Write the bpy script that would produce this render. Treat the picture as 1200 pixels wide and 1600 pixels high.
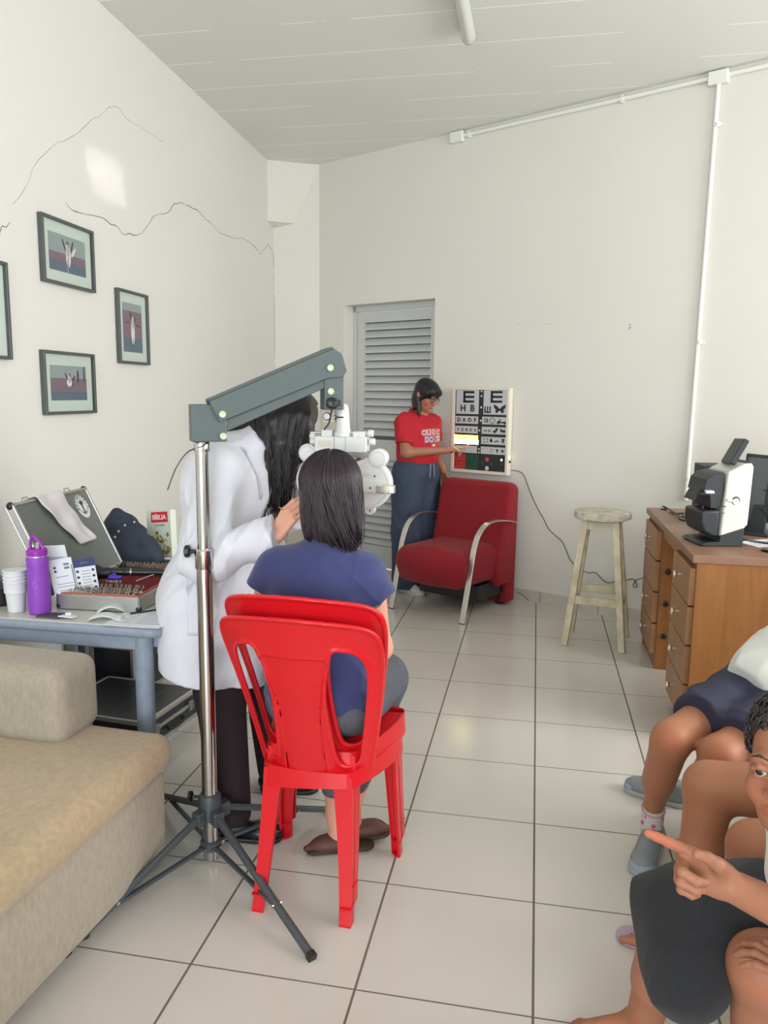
import bpy, math, random
import numpy as np
from mathutils import Vector, Matrix
random.seed(7)
for _o in list(bpy.data.objects): bpy.data.objects.remove(_o)
SC = bpy.context.scene
COL = SC.collection
PI = math.pi

# ------------------------------------------------------------------ camera
cam_d = bpy.data.cameras.new('camera'); cam = bpy.data.objects.new('camera', cam_d); COL.objects.link(cam)
cam_d.sensor_fit = 'HORIZONTAL'; cam_d.sensor_width = 36.0; cam_d.lens = 1226.86/1200*36.0
cam_d.clip_start = 0.05; cam_d.clip_end = 60
_yaw, _pit, _rol = 0.189504676, 0.149467378, 0.0104547773
_f = Vector((-math.sin(_yaw)*math.cos(_pit), math.cos(_yaw)*math.cos(_pit), -math.sin(_pit)))
_r0 = Vector((math.cos(_yaw), math.sin(_yaw), 0)); _u0 = _r0.cross(_f)
_r = _r0*math.cos(_rol)+_u0*math.sin(_rol); _u = -_r0*math.sin(_rol)+_u0*math.cos(_rol)
cam.matrix_world = Matrix(((_r.x,_u.x,-_f.x,-0.0475),(_r.y,_u.y,-_f.y,-4.918),(_r.z,_u.z,-_f.z,1.5145),(0,0,0,1)))
SC.camera = cam

# ------------------------------------------------------------------ light
W = bpy.data.worlds.new('world'); SC.world = W; W.use_nodes = True
W.node_tree.nodes['Background'].inputs[0].default_value = (0.78, 0.88, 1.0, 1)
W.node_tree.nodes['Background'].inputs[1].default_value = 2.0
def area(name, loc, target, sx, sy, power, color, spread=180):
    d = bpy.data.lights.new(name, 'AREA'); d.shape = 'RECTANGLE'; d.size = sx; d.size_y = sy
    d.energy = power; d.color = color; d.spread = math.radians(spread)
    o = bpy.data.objects.new(name, d); COL.objects.link(o); o.location = loc
    o.rotation_euler = (Vector(target)-Vector(loc)).to_track_quat('-Z', 'Y').to_euler()
    return o
# daylight through an assumed wide opening behind the camera and an added window in the right wall
area('assumed_daylight_opening', (0.2, -9.9, 1.75), (0.0, 0, 1.5), 4.6, 2.6, 255, (0.90, 0.955, 1.0))
area('added_side_window_light', (3.85, -2.6, 2.1), (-1.5, -.9, 1.5), 3.0, 1.7, 150, (1.0, 0.97, 0.94))
# added indoor lights that throw two small patches high on the left wall
area('added_glint_light_upper', (1.6, -3.4, 2.35), (-2.27, -1.02, 2.64), .30, .13, .05, (1.0, 1.0, .97), 1)
area('added_glint_light_lower', (1.6, -3.4, 2.22), (-2.27, -.99, 2.52), .30, .05, .018, (1.0, 1.0, .97), 1)
SC.view_settings.view_transform = 'Standard'
SC.view_settings.look = 'None'
SC.view_settings.gamma = 1.0
SC.view_settings.use_curve_mapping = False
SC.view_settings.exposure = 0.10
SC.cycles.max_bounces = 9; SC.cycles.diffuse_bounces = 5; SC.cycles.glossy_bounces = 4; SC.cycles.transmission_bounces = 6

# ------------------------------------------------------------------ materials
def lin(c):
    return tuple(((x/255)/12.92 if x/255 <= 0.04045 else ((x/255+0.055)/1.055)**2.4) for x in c)
MATS = {}
def mat(name, rgb, rough=0.5, metal=0.0, spec=0.5, bump=None, bscale=200, var=0.0, vscale=5, coat=0.0, emit=0.0, emit_rgb=None, alpha=1.0, sss=0.0, stretch=None, tint=False, sheen=0.0, trans=0.0, rgb2=None):
    if name in MATS: return MATS[name]
    m = bpy.data.materials.new(name); m.use_nodes = True; nt = m.node_tree
    b = nt.nodes['Principled BSDF']; c = lin(rgb)+(1,)
    b.inputs['Base Color'].default_value = c
    b.inputs['Roughness'].default_value = rough; b.inputs['Metallic'].default_value = metal
    b.inputs['Specular IOR Level'].default_value = spec
    b.inputs['Coat Weight'].default_value = coat
    if sheen: b.inputs['Sheen Weight'].default_value = sheen
    if sss:
        b.inputs['Subsurface Weight'].default_value = sss; b.inputs['Subsurface Radius'].default_value = (0.012, 0.005, 0.003)
        b.inputs['Subsurface Scale'].default_value = 1.0
    if emit:
        b.inputs['Emission Color'].default_value = lin(emit_rgb or rgb)+(1,); b.inputs['Emission Strength'].default_value = emit
    if trans: b.inputs['Transmission Weight'].default_value = trans
    b.inputs['Alpha'].default_value = alpha
    src = None
    tc = nt.nodes.new('ShaderNodeTexCoord'); mp = nt.nodes.new('ShaderNodeMapping')
    nt.links.new(tc.outputs['Object'], mp.inputs[0])
    if stretch: mp.inputs['Scale'].default_value = stretch
    if tint:
        at = nt.nodes.new('ShaderNodeAttribute'); at.attribute_name = 'tint'; src = at.outputs['Color']
    if var:
        n = nt.nodes.new('ShaderNodeTexNoise'); n.inputs['Scale'].default_value = vscale; n.inputs['Detail'].default_value = 4
        nt.links.new(mp.outputs[0], n.inputs['Vector'])
        mx = nt.nodes.new('ShaderNodeMix'); mx.data_type = 'RGBA'
        k = 1-var
        mx.inputs['A'].default_value = (c[0]*k, c[1]*k, c[2]*k, 1) if rgb2 is None else lin(rgb2)+(1,)
        mx.inputs['B'].default_value = (min(1, c[0]*(1+var)), min(1, c[1]*(1+var)), min(1, c[2]*(1+var)), 1) if rgb2 is None else c
        rp = nt.nodes.new('ShaderNodeMapRange'); rp.inputs[1].default_value = 0.3; rp.inputs[2].default_value = 0.7
        nt.links.new(n.outputs['Fac'], rp.inputs[0]); nt.links.new(rp.outputs[0], mx.inputs['Factor'])
        out = mx.outputs['Result']
        if src is not None:
            m2 = nt.nodes.new('ShaderNodeMix'); m2.data_type = 'RGBA'; m2.blend_type = 'MULTIPLY'; m2.inputs['Factor'].default_value = 1
            nt.links.new(out, m2.inputs['A']); nt.links.new(src, m2.inputs['B']); out = m2.outputs['Result']
        src = out
    elif src is not None:
        m2 = nt.nodes.new('ShaderNodeMix'); m2.data_type = 'RGBA'; m2.blend_type = 'MULTIPLY'; m2.inputs['Factor'].default_value = 1
        m2.inputs['A'].default_value = c; nt.links.new(src, m2.inputs['B']); src = m2.outputs['Result']
    if src is not None: nt.links.new(src, b.inputs['Base Color'])
    if bump:
        n = nt.nodes.new('ShaderNodeTexNoise'); n.inputs['Scale'].default_value = bscale; n.inputs['Detail'].default_value = 3
        nt.links.new(mp.outputs[0], n.inputs['Vector'])
        bp = nt.nodes.new('ShaderNodeBump'); bp.inputs['Strength'].default_value = bump; bp.inputs['Distance'].default_value = 0.002
        nt.links.new(n.outputs['Fac'], bp.inputs['Height']); nt.links.new(bp.outputs[0], b.inputs['Normal'])
    MATS[name] = m
    return m

# ------------------------------------------------------------------ objects
MW = {}
def thing(name, label, cat, loc=(0, 0, 0), rz=0.0, group=None):
    o = bpy.data.objects.new(name, None); COL.objects.link(o); o.empty_display_size = 0.05
    o.location = loc; o.rotation_euler = (0, 0, rz)
    o['label'] = label; o['category'] = cat
    if group: o['group'] = group
    MW[o.name] = Matrix.Translation(Vector(loc)) @ Matrix.Rotation(rz, 4, 'Z')
    return o
def tag(o, label, cat, group=None):
    o['label'] = label; o['category'] = cat
    if group: o['group'] = group
    return o
def relabel(o, label, group=None):
    o['label'] = label
    if group: o['group'] = group
    return o
def dup(root, loc=None, rz=None, label=None):
    r = root.copy(); COL.objects.link(r); MW[r.name] = MW.get(root.name, Matrix.Identity(4))
    if loc is not None: r.location = loc
    if rz is not None: r.rotation_euler = (0, 0, rz)
    if label: r['label'] = label
    for ch in list(root.children):
        c = ch.copy(); COL.objects.link(c); c.parent = r
        for g in ch.children:
            d = g.copy(); COL.objects.link(d); d.parent = c
    return r

def unit(v):
    v = np.array(v, float); return v/max(1e-9, np.linalg.norm(v))
def rotm(ax, a):
    return np.array(Matrix.Rotation(a, 3, Vector(ax)))

class MB:
    def __init__(s): s.v = []; s.f = []; s.m = []
    def add(s, V, F, m=0):
        o = len(s.v); s.v += [tuple(map(float, p)) for p in V]
        for f in F: s.f.append(tuple(i+o for i in f)); s.m.append(m)
        return s
    def box(s, c, d, R=None, m=0):
        c = np.array(c, float); h = np.array(d, float)/2
        V = []
        for sx in (-1, 1):
            for sy in (-1, 1):
                for sz in (-1, 1):
                    q = np.array((sx*h[0], sy*h[1], sz*h[2]))
                    if R is not None: q = np.array(R) @ q
                    V.append(c+q)
        return s.add(V, [(0, 1, 3, 2), (4, 6, 7, 5), (0, 4, 5, 1), (2, 3, 7, 6), (0, 2, 6, 4), (1, 5, 7, 3)], m)
    def bb(s, a, b, m=0):
        a = np.array(a, float); b = np.array(b, float); return s.box((a+b)/2, np.abs(b-a), None, m)
    def sweep(s, pts, prof, up=(0, 0, 1), m=0, cap=True, closed=False, scales=None):
        """prof: list of (a,b) in the frame (side, up'); swept along pts"""
        P = [np.array(p, float) for p in pts]; n = len(P); k = len(prof)
        up = unit(up); V = []
        side_prev = None
        for i in range(n):
            t = unit(P[min(i+1, n-1)]-P[max(i-1, 0)])
            if side_prev is None:
                sd = np.cross(t, up)
                if np.linalg.norm(sd) < 1e-3: sd = np.cross(t, (1, 0, 0))
            else:
                sd = side_prev-t*(side_prev@t)
            sd = unit(sd); side_prev = sd; uu = np.cross(sd, t)
            q = 1.0 if scales is None else scales[i]
            for (a, b) in prof: V.append(P[i]+sd*a*q+uu*b*q)
        F = []
        for i in range(n-1):
            for j in range(k):
                j2 = (j+1) % k
                F.append((i*k+j, i*k+j2, (i+1)*k+j2, (i+1)*k+j))
        if cap: F.append(tuple(range(k-1, -1, -1))); F.append(tuple((n-1)*k+j for j in range(k)))
        return s.add(V, F, m)
    def tube(s, pts, r, n=12, m=0, cap=True):
        if not hasattr(r, '__len__'): r = [r]*len(pts)
        prof = [(math.cos(2*PI*j/n), math.sin(2*PI*j/n)) for j in range(n)]
        return s.sweep(pts, prof, m=m, cap=cap, scales=r)
    def lathe(s, prof, c=(0, 0, 0), ax=(0, 0, 1), n=24, m=0):
        """prof: list of (r,h) along ax from c"""
        ax = unit(ax); a = unit(np.cross(ax, (0, 1, 0) if abs(ax[1]) < .9 else (1, 0, 0))); b = np.cross(ax, a); c = np.array(c, float)
        V = []; F = []
        for (r, h) in prof:
            for j in range(n):
                t = 2*PI*j/n; V.append(c+ax*h+(a*math.cos(t)+b*math.sin(t))*r)
        for i in range(len(prof)-1):
            for j in range(n):
                j2 = (j+1) % n; F.append((i*n+j, i*n+j2, (i+1)*n+j2, (i+1)*n+j))
        F.append(tuple(range(n-1, -1, -1))); F.append(tuple((len(prof)-1)*n+j for j in range(n)))
        return s.add(V, F, m)
    def cyl(s, a, b, r, n=20, m=0):
        a = np.array(a, float); b = np.array(b, float); L = np.linalg.norm(b-a)
        return s.lathe([(r, 0), (r, L)], a, b-a, n, m)
    def ball(s, c, r, n=14, m=0):
        r = r if hasattr(r, '__len__') else (r, r, r); V = []; F = []; k = n//2
        c = np.array(c, float)
        for i in range(k+1):
            ph = PI*i/k
            for j in range(n):
                t = 2*PI*j/n; V.append(c+np.array((r[0]*math.sin(ph)*math.cos(t), r[1]*math.sin(ph)*math.sin(t), -r[2]*math.cos(ph))))
        for i in range(k):
            for j in range(n):
                j2 = (j+1) % n; F.append((i*n+j, i*n+j2, (i+1)*n+j2, (i+1)*n+j))
        return s.add(V, F, m)
    def prism(s, poly, o, ux, uy, d, m=0):
        """poly 2D in (ux,uy) at o, extruded by vector d"""
        o = np.array(o, float); ux = np.array(ux, float); uy = np.array(uy, float); d = np.array(d, float); n = len(poly)
        A = [o+ux*p[0]+uy*p[1] for p in poly]; V = A+[a+d for a in A]
        F = [tuple(range(n)), tuple(range(2*n-1, n-1, -1))]+[(i, i+n, (i+1) % n+n, (i+1) % n) for i in range(n)]
        return s.add(V, F, m)
    def text(s, body, size, o, ux, uy, depth=0.0008, m=0, align='CENTER', bold=0.0):
        cu = bpy.data.curves.new('lettering', 'FONT'); cu.body = body; cu.size = size; cu.extrude = depth; cu.offset = bold
        cu.align_x = align; cu.align_y = 'CENTER'; cu.resolution_u = 3
        ob = bpy.data.objects.new('lettering', cu); COL.objects.link(ob)
        dg = bpy.context.evaluated_depsgraph_get(); dg.update(); me = bpy.data.meshes.new_from_object(ob.evaluated_get(dg))
        ux = unit(ux); uy = unit(uy); uz = np.cross(ux, uy); o = np.array(o, float)
        s.add([o+ux*v.co.x+uy*v.co.y+uz*v.co.z for v in me.vertices], [tuple(p.vertices) for p in me.polygons], m)
        bpy.data.objects.remove(ob); bpy.data.curves.remove(cu); bpy.data.meshes.remove(me)
        return s
    def build(s, name, mats, parent=None, smooth=35, bevel=0.0, seg=2, local=False, fix=True, tint=None, subsurf=0):
        if not isinstance(mats, (list, tuple)): mats = [mats]
        V = np.array(s.v, float)
        loc = None
        if parent is not None:
            if not local:
                Mi = np.array(MW[parent.name].inverted()); V = V @ Mi[:3, :3].T+Mi[:3, 3]
        elif not local:
            loc = np.array([(V[:, 0].min()+V[:, 0].max())/2, (V[:, 1].min()+V[:, 1].max())/2, V[:, 2].min()]); V = V-loc
        me = bpy.data.meshes.new(name); me.from_pydata([tuple(p) for p in V], [], s.f)
        for mm in mats: me.materials.append(mm)
        me.polygons.foreach_set('material_index', s.m)
        if fix:
            import bmesh
            bm = bmesh.new(); bm.from_mesh(me); bmesh.ops.recalc_face_normals(bm, faces=bm.faces); bm.to_mesh(me); bm.free()
        if smooth:
            me.shade_smooth()
            if smooth < 180: me.set_sharp_from_angle(angle=math.radians(smooth))
        if tint is not None:
            a = me.color_attributes.new('tint', 'FLOAT_COLOR', 'POINT'); a.data.foreach_set('color', np.asarray(tint, dtype=np.float32).ravel())
        me.update()
        o = bpy.data.objects.new(name, me); COL.objects.link(o)
        if loc is not None: o.location = loc
        if parent is not None: o.parent = parent
        MW[o.name] = MW[parent.name] if parent is not None else (Matrix.Translation(Vector(loc)) if loc is not None else Matrix.Identity(4))
        if bevel:
            b = o.modifiers.new('bevel', 'BEVEL'); b.width = bevel; b.segments = seg; b.limit_method = 'ANGLE'; b.angle_limit = math.radians(40)
        if subsurf:
            b = o.modifiers.new('subdivision', 'SUBSURF'); b.levels = subsurf; b.render_levels = subsurf
        return o
def struct(o): o['kind'] = 'structure'; return o

# ------------------------------------------------------------------ solids blended as distance fields, meshed by surface nets
def smax(a, b, k):
    h = np.clip(.5-.5*(a-b)/k, 0, 1); return a*(1-h)+b*h+k*h*(1-h)
class SD:
    def __init__(s, k=.02): s.p = []; s.k = k; s.clips = []; s.disp = None
    def cap(s, a, b, ra, rb=None, k=None, flat=None, cut=False, pc=None):
        """tapered capsule; flat=(n, q): flattened along n, q>1 thinner; pc=(p, n): this capsule alone ends at a plane"""
        a = np.array(a, float); b = np.array(b, float); rb = ra if rb is None else rb
        R = max(ra, rb)
        lo = np.minimum(a, b)-R; hi = np.maximum(a, b)+R
        ab = b-a; L2 = max(ab@ab, 1e-12)
        pn = None if pc is None else unit(pc[1])
        fl = None if flat is None else (unit(flat[0]), flat[1]-1)
        def d(X, Y, Z):
            px, py, pz = X-a[0], Y-a[1], Z-a[2]
            if fl is not None:
                q = (px*fl[0][0]+py*fl[0][1]+pz*fl[0][2])*fl[1]
                px = px+q*fl[0][0]; py = py+q*fl[0][1]; pz = pz+q*fl[0][2]
            h = np.clip((px*ab[0]+py*ab[1]+pz*ab[2])/L2, 0, 1)
            r_ = np.sqrt((px-h*ab[0])**2+(py-h*ab[1])**2+(pz-h*ab[2])**2)-(ra+h*(rb-ra))
            return r_ if pc is None else smax(r_, (X-pc[0][0])*pn[0]+(Y-pc[0][1])*pn[1]+(Z-pc[0][2])*pn[2], .006)
        s.p.append((lo, hi, d, s.k if k is None else k, cut)); return s
    def chain(s, pts, rs, k=None, flat=None):
        for i in range(len(pts)-1): s.cap(pts[i], pts[i+1], rs[i], rs[i+1], k, flat)
        return s
    def ell(s, c, r, M=None, k=None, cut=False):
        c = np.array(c, float); r = np.array(r if hasattr(r, '__len__') else (r, r, r), float)
        M = np.eye(3) if M is None else np.array([unit(q) for q in M]); R = r.max()
        def d(X, Y, Z):
            px, py, pz = X-c[0], Y-c[1], Z-c[2]
            u = px*M[0, 0]+py*M[0, 1]+pz*M[0, 2]; v = px*M[1, 0]+py*M[1, 1]+pz*M[1, 2]; w = px*M[2, 0]+py*M[2, 1]+pz*M[2, 2]
            k0 = np.sqrt((u/r[0])**2+(v/r[1])**2+(w/r[2])**2); k1 = np.sqrt((u/r[0]**2)**2+(v/r[1]**2)**2+(w/r[2]**2)**2)
            return k0*(k0-1)/np.maximum(k1, 1e-6)
        s.p.append((c-R, c+R, d, s.k if k is None else k, cut)); return s
    def rbox(s, c, h, rad, M=None, k=None, cut=False):
        c = np.array(c, float); h = np.array(h, float)-rad
        M = np.eye(3) if M is None else np.array([unit(q) for q in M]); R = np.linalg.norm(h)+rad
        def d(X, Y, Z):
            px, py, pz = X-c[0], Y-c[1], Z-c[2]
            q = [abs(px*M[i, 0]+py*M[i, 1]+pz*M[i, 2])-h[i] for i in range(3)]
            return np.sqrt(np.maximum(q[0], 0)**2+np.maximum(q[1], 0)**2+np.maximum(q[2], 0)**2)+np.minimum(np.maximum(np.maximum(q[0], q[1]), q[2]), 0)-rad
        s.p.append((c-R, c+R, d, s.k if k is None else k, cut)); return s
    def clip(s, p, n): s.clips.append((np.array(p, float), unit(n))); return s
    def field(s, ax):
        F = np.full([len(a) for a in ax], 9.0, np.float32)
        for (lo, hi, d, k, cut) in s.p:
            e = k+.02; sl = []
            for i in range(3):
                i0 = int(np.searchsorted(ax[i], lo[i]-e)); i1 = int(np.searchsorted(ax[i], hi[i]+e)); sl.append(slice(i0, i1))
            if any(q.stop <= q.start for q in sl): continue
            X = ax[0][sl[0]][:, None, None]; Y = ax[1][sl[1]][None, :, None]; Z = ax[2][sl[2]][None, None, :]
            D = d(X, Y, Z).astype(np.float32); A = F[tuple(sl)]
            if cut: F[tuple(sl)] = smax(A, -D, k)
            else:
                h = np.clip(.5+.5*(A-D)/k, 0, 1); F[tuple(sl)] = A*(1-h)+D*h-k*h*(1-h)
        X = ax[0][:, None, None]; Y = ax[1][None, :, None]; Z = ax[2][None, None, :]
        if s.disp is not None: F = F+s.disp(X, Y, Z).astype(np.float32)
        for (p, n) in s.clips: F = smax(F, ((X-p[0])*n[0]+(Y-p[1])*n[1]+(Z-p[2])*n[2]).astype(np.float32), .004)
        return F
    def bounds(s):
        q = [p for p in s.p if not p[4]]
        return np.min([p[0] for p in q], axis=0), np.max([p[1] for p in q], axis=0)
    def mesh(s, h, box=None, holes=()):
        """-> (V,F); box limits the grid; cells inside any hole box are left out (meshed finer elsewhere)"""
        lo, hi = s.bounds(); lo = lo-.03; hi = hi+.03
        if box is not None: lo = np.maximum(lo, box[0]); hi = np.minimum(hi, box[1])
        ax = [np.arange(lo[i], hi[i]+h, h) for i in range(3)]
        return surface_nets(s.field(ax), ax, holes)
def surface_nets(F, ax, holes=()):
    S = F < 0
    c = S[:-1, :-1, :-1]; allc = c.copy(); anyc = c.copy()
    for dx in (0, 1):
        for dy in (0, 1):
            for dz in (0, 1):
                q = S[dx:S.shape[0]-1+dx, dy:S.shape[1]-1+dy, dz:S.shape[2]-1+dz]
                allc &= q; anyc |= q
    act = anyc & ~allc
    for (a, b) in holes:
        m = [((ax[i][:-1] >= a[i]) & (ax[i][:-1] <= b[i])) for i in range(3)]
        act &= ~(m[0][:, None, None] & m[1][None, :, None] & m[2][None, None, :])
    I = np.argwhere(act); idx = -np.ones(act.shape, np.int64); idx[act] = np.arange(len(I))
    P = np.zeros((len(I), 3)); N = np.zeros(len(I)); h = ax[0][1]-ax[0][0]
    cs = [(a, b, c_) for a in (0, 1) for b in (0, 1) for c_ in (0, 1)]
    for i, p in enumerate(cs):
        for q in cs[i+1:]:
            if sum(abs(p[j]-q[j]) for j in range(3)) != 1: continue
            f0 = F[I[:, 0]+p[0], I[:, 1]+p[1], I[:, 2]+p[2]]; f1 = F[I[:, 0]+q[0], I[:, 1]+q[1], I[:, 2]+q[2]]
            m = (f0 < 0) != (f1 < 0); t = np.where(m, f0/np.where(m, f0-f1, 1), 0)
            pt = np.array(p)+t[:, None]*(np.array(q)-np.array(p)); P[m] += pt[m]; N[m] += 1
    P = P/np.maximum(N, 1)[:, None]+I
    V = np.array([a[0] for a in ax])+P*h
    quads = []
    for a in range(3):
        b, c_ = (a+1) % 3, (a+2) % 3
        sl0 = [slice(None)]*3; sl1 = [slice(None)]*3; sl0[a] = slice(0, -1); sl1[a] = slice(1, None)
        A = S[tuple(sl0)]; B = S[tuple(sl1)]; E = np.argwhere(A != B)
        E = E[(E[:, b] > 0) & (E[:, c_] > 0) & (E[:, b] < F.shape[b]-1) & (E[:, c_] < F.shape[c_]-1)]
        ins = A[E[:, 0], E[:, 1], E[:, 2]]
        def g(db, dc):
            q = E.copy(); q[:, b] += db; q[:, c_] += dc; return idx[q[:, 0], q[:, 1], q[:, 2]]
        Q = np.stack([g(-1, -1), g(0, -1), g(0, 0), g(-1, 0)], 1)
        Q[~ins] = Q[~ins][:, ::-1]
        quads.append(Q[(Q >= 0).all(1)])
    return V, np.concatenate(quads)
def sd_build(sd, name, mats, parent=None, h=.006, fine=(), paint=None, subtle=0, extra=None, local=False):
    """fine: list of (lo,hi,h) boxes meshed at a smaller step within the same surface"""
    VV, FF = sd.mesh(h, holes=[(np.array(a)+h, np.array(b)-h) for (a, b, q) in fine])
    VV = [VV]; FF = [FF]; n = len(VV[0])
    for (a, b, q) in fine:
        v, f = sd.mesh(q, box=(np.array(a), np.array(b))); VV.append(v); FF.append(f+n); n += len(v)
    V = np.concatenate(VV); F = np.concatenate(FF)
    mb = MB(); mb.v = [tuple(p) for p in V]; mb.f = [tuple(map(int, q)) for q in F]; mb.m = [0]*len(F)
    if extra: extra(mb)
    V = np.array(mb.v); T = np.ones((len(V), 4)); tint = T
    if paint is not None:
        for (c, r, col) in paint:
            w = np.clip(1.5-1.5*np.linalg.norm((V-np.array(c)), axis=1)/r, 0, 1)[:, None]; T[:, :3] = T[:, :3]*(1-w)+np.array(col)*w
        tint = T
    return mb.build(name, mats, parent, smooth=180, fix=False, tint=tint, local=local)
def lump(amp, fr, seed=0, st=(1, 1, 1)):
    rs = np.random.RandomState(seed); K = rs.normal(size=(6, 3)); K = K/np.linalg.norm(K, axis=1)[:, None]*fr*rs.uniform(.6, 1.5, (6, 1))*np.array(st); ph = rs.uniform(0, 6.28, 6)
    def d(X, Y, Z):
        q = 0
        for i in range(6): q = q+np.sin(K[i, 0]*X+K[i, 1]*Y+K[i, 2]*Z+ph[i])
        return q*amp/3
    return d
def folds(amp, fr, seed=0, st=(1, 1, 1), n=4, p=3):
    """sharp creases: thin ridges along warped planes"""
    rs = np.random.RandomState(seed); K = rs.normal(size=(n, 3)); K = K/np.linalg.norm(K, axis=1)[:, None]*fr*rs.uniform(.7, 1.4, (n, 1))*np.array(st); ph = rs.uniform(0, 6.28, n); w = lump(1.2, fr*.5, seed+1)
    def d(X, Y, Z):
        q = 0; W_ = w(X, Y, Z)
        for i in range(n): q = q+(1-np.abs(np.sin(K[i, 0]*X+K[i, 1]*Y+K[i, 2]*Z+ph[i]+W_)))**p
        return -q*amp/n*2
    return d
def poly_sd(P, poly):
    """signed distance from points P (N,2) to a closed polygon"""
    poly = np.array(poly, float); n = len(poly); d = np.full(len(P), 1e9); ins = np.zeros(len(P), bool)
    for i in range(n):
        a = poly[i]; b = poly[(i+1) % n]; e = b-a; w = P-a
        t = np.clip((w@e)/max(e@e, 1e-12), 0, 1); q = w-t[:, None]*e; d = np.minimum(d, (q*q).sum(1))
        c = ((a[1] > P[:, 1]) != (b[1] > P[:, 1]))
        if b[1] != a[1]: ins ^= c & (P[:, 0] < (b[0]-a[0])*(P[:, 1]-a[1])/(b[1]-a[1])+a[0])
    return np.where(ins, -1, 1)*np.sqrt(d)
def spline(pts, n=8, closed=False):
    P = [np.array(p, float) for p in pts]; m = len(P); out = []
    rng = range(m) if closed else range(m-1)
    for i in rng:
        p0 = P[(i-1) % m] if (closed or i > 0) else 2*P[0]-P[1]
        p1 = P[i]; p2 = P[(i+1) % m]; p3 = P[(i+2) % m] if (closed or i+2 < m) else 2*P[-1]-P[-2]
        for k in range(n):
            t = k/n; out.append(.5*((2*p1)+(-p0+p2)*t+(2*p0-5*p1+4*p2-p3)*t*t+(-p0+3*p1-3*p2+p3)*t**3))
    if not closed: out.append(P[-1])
    return out
def strands(guides, r=.0014, m=None, mb=None):
    mb = mb or MB()
    for g in guides:
        n = len(g); rr = [r*(1-.75*(i/(n-1))**3)*(.4+.6*min(1, i/2)) for i in range(n)]
        mb.tube(g, rr, 4)
    return mb
# ================================================================== the room
T = 0.45
def floor_material():
    m = bpy.data.materials.new('glazed_floor_tiles'); m.use_nodes = True; nt = m.node_tree; b = nt.nodes['Principled BSDF']; N = nt.nodes.new; L = nt.links.new
    tc = N('ShaderNodeTexCoord'); sp = N('ShaderNodeSeparateXYZ'); L(tc.outputs['Object'], sp.inputs[0])
    def mth(op, a, v=None):
        q = N('ShaderNodeMath'); q.operation = op
        for i, z in enumerate((a, v)):
            if z is None: continue
            if isinstance(z, (int, float)): q.inputs[i].default_value = z
            else: L(z, q.inputs[i])
        return q.outputs[0]
    def dist(o):
        d = mth('DIVIDE', o, T); r = mth('SUBTRACT', d, mth('ROUND', d)); return mth('MULTIPLY', mth('ABSOLUTE', r), T)
    dx = dist(sp.outputs[0]); dy = dist(sp.outputs[1])
    gx = mth('LESS_THAN', dx, .0034); gy = mth('LESS_THAN', dy, .0024)
    g = mth('MAXIMUM', gx, gy)
    n = N('ShaderNodeTexNoise'); n.inputs['Scale'].default_value = 2.2; n.inputs['Detail'].default_value = 5; L(tc.outputs['Object'], n.inputs['Vector'])
    cr = N('ShaderNodeMix'); cr.data_type = 'RGBA'; cr.inputs['A'].default_value = lin((196, 191, 182))+(1,); cr.inputs['B'].default_value = lin((206, 202, 194))+(1,); L(n.outputs['Fac'], cr.inputs['Factor'])
    mx = N('ShaderNodeMix'); mx.data_type = 'RGBA'; L(g, mx.inputs['Factor']); L(cr.outputs['Result'], mx.inputs['A'])
    n2 = N('ShaderNodeTexNoise'); n2.inputs['Scale'].default_value = 3; L(tc.outputs['Object'], n2.inputs['Vector'])
    gc = N('ShaderNodeMix'); gc.data_type = 'RGBA'; gc.inputs['A'].default_value = lin((84, 76, 66))+(1,); gc.inputs['B'].default_value = lin((122, 112, 98))+(1,); L(n2.outputs['Fac'], gc.inputs['Factor'])
    L(gc.outputs['Result'], mx.inputs['B']); L(mx.outputs['Result'], b.inputs['Base Color'])
    L(mth('ADD', mth('MULTIPLY', g, .6), .16), b.inputs['Roughness'])
    bp = N('ShaderNodeBump'); bp.inputs['Strength'].default_value = .5; bp.inputs['Distance'].default_value = .002
    n3 = N('ShaderNodeTexNoise'); n3.inputs['Scale'].default_value = 6; L(tc.outputs['Object'], n3.inputs['Vector'])
    L(mth('ADD', mth('MULTIPLY', g, -1), mth('MULTIPLY', n3.outputs['Fac'], .25)), bp.inputs['Height']); L(bp.outputs[0], b.inputs['Normal'])
    b.inputs['Specular IOR Level'].default_value = .45
    return m
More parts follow.
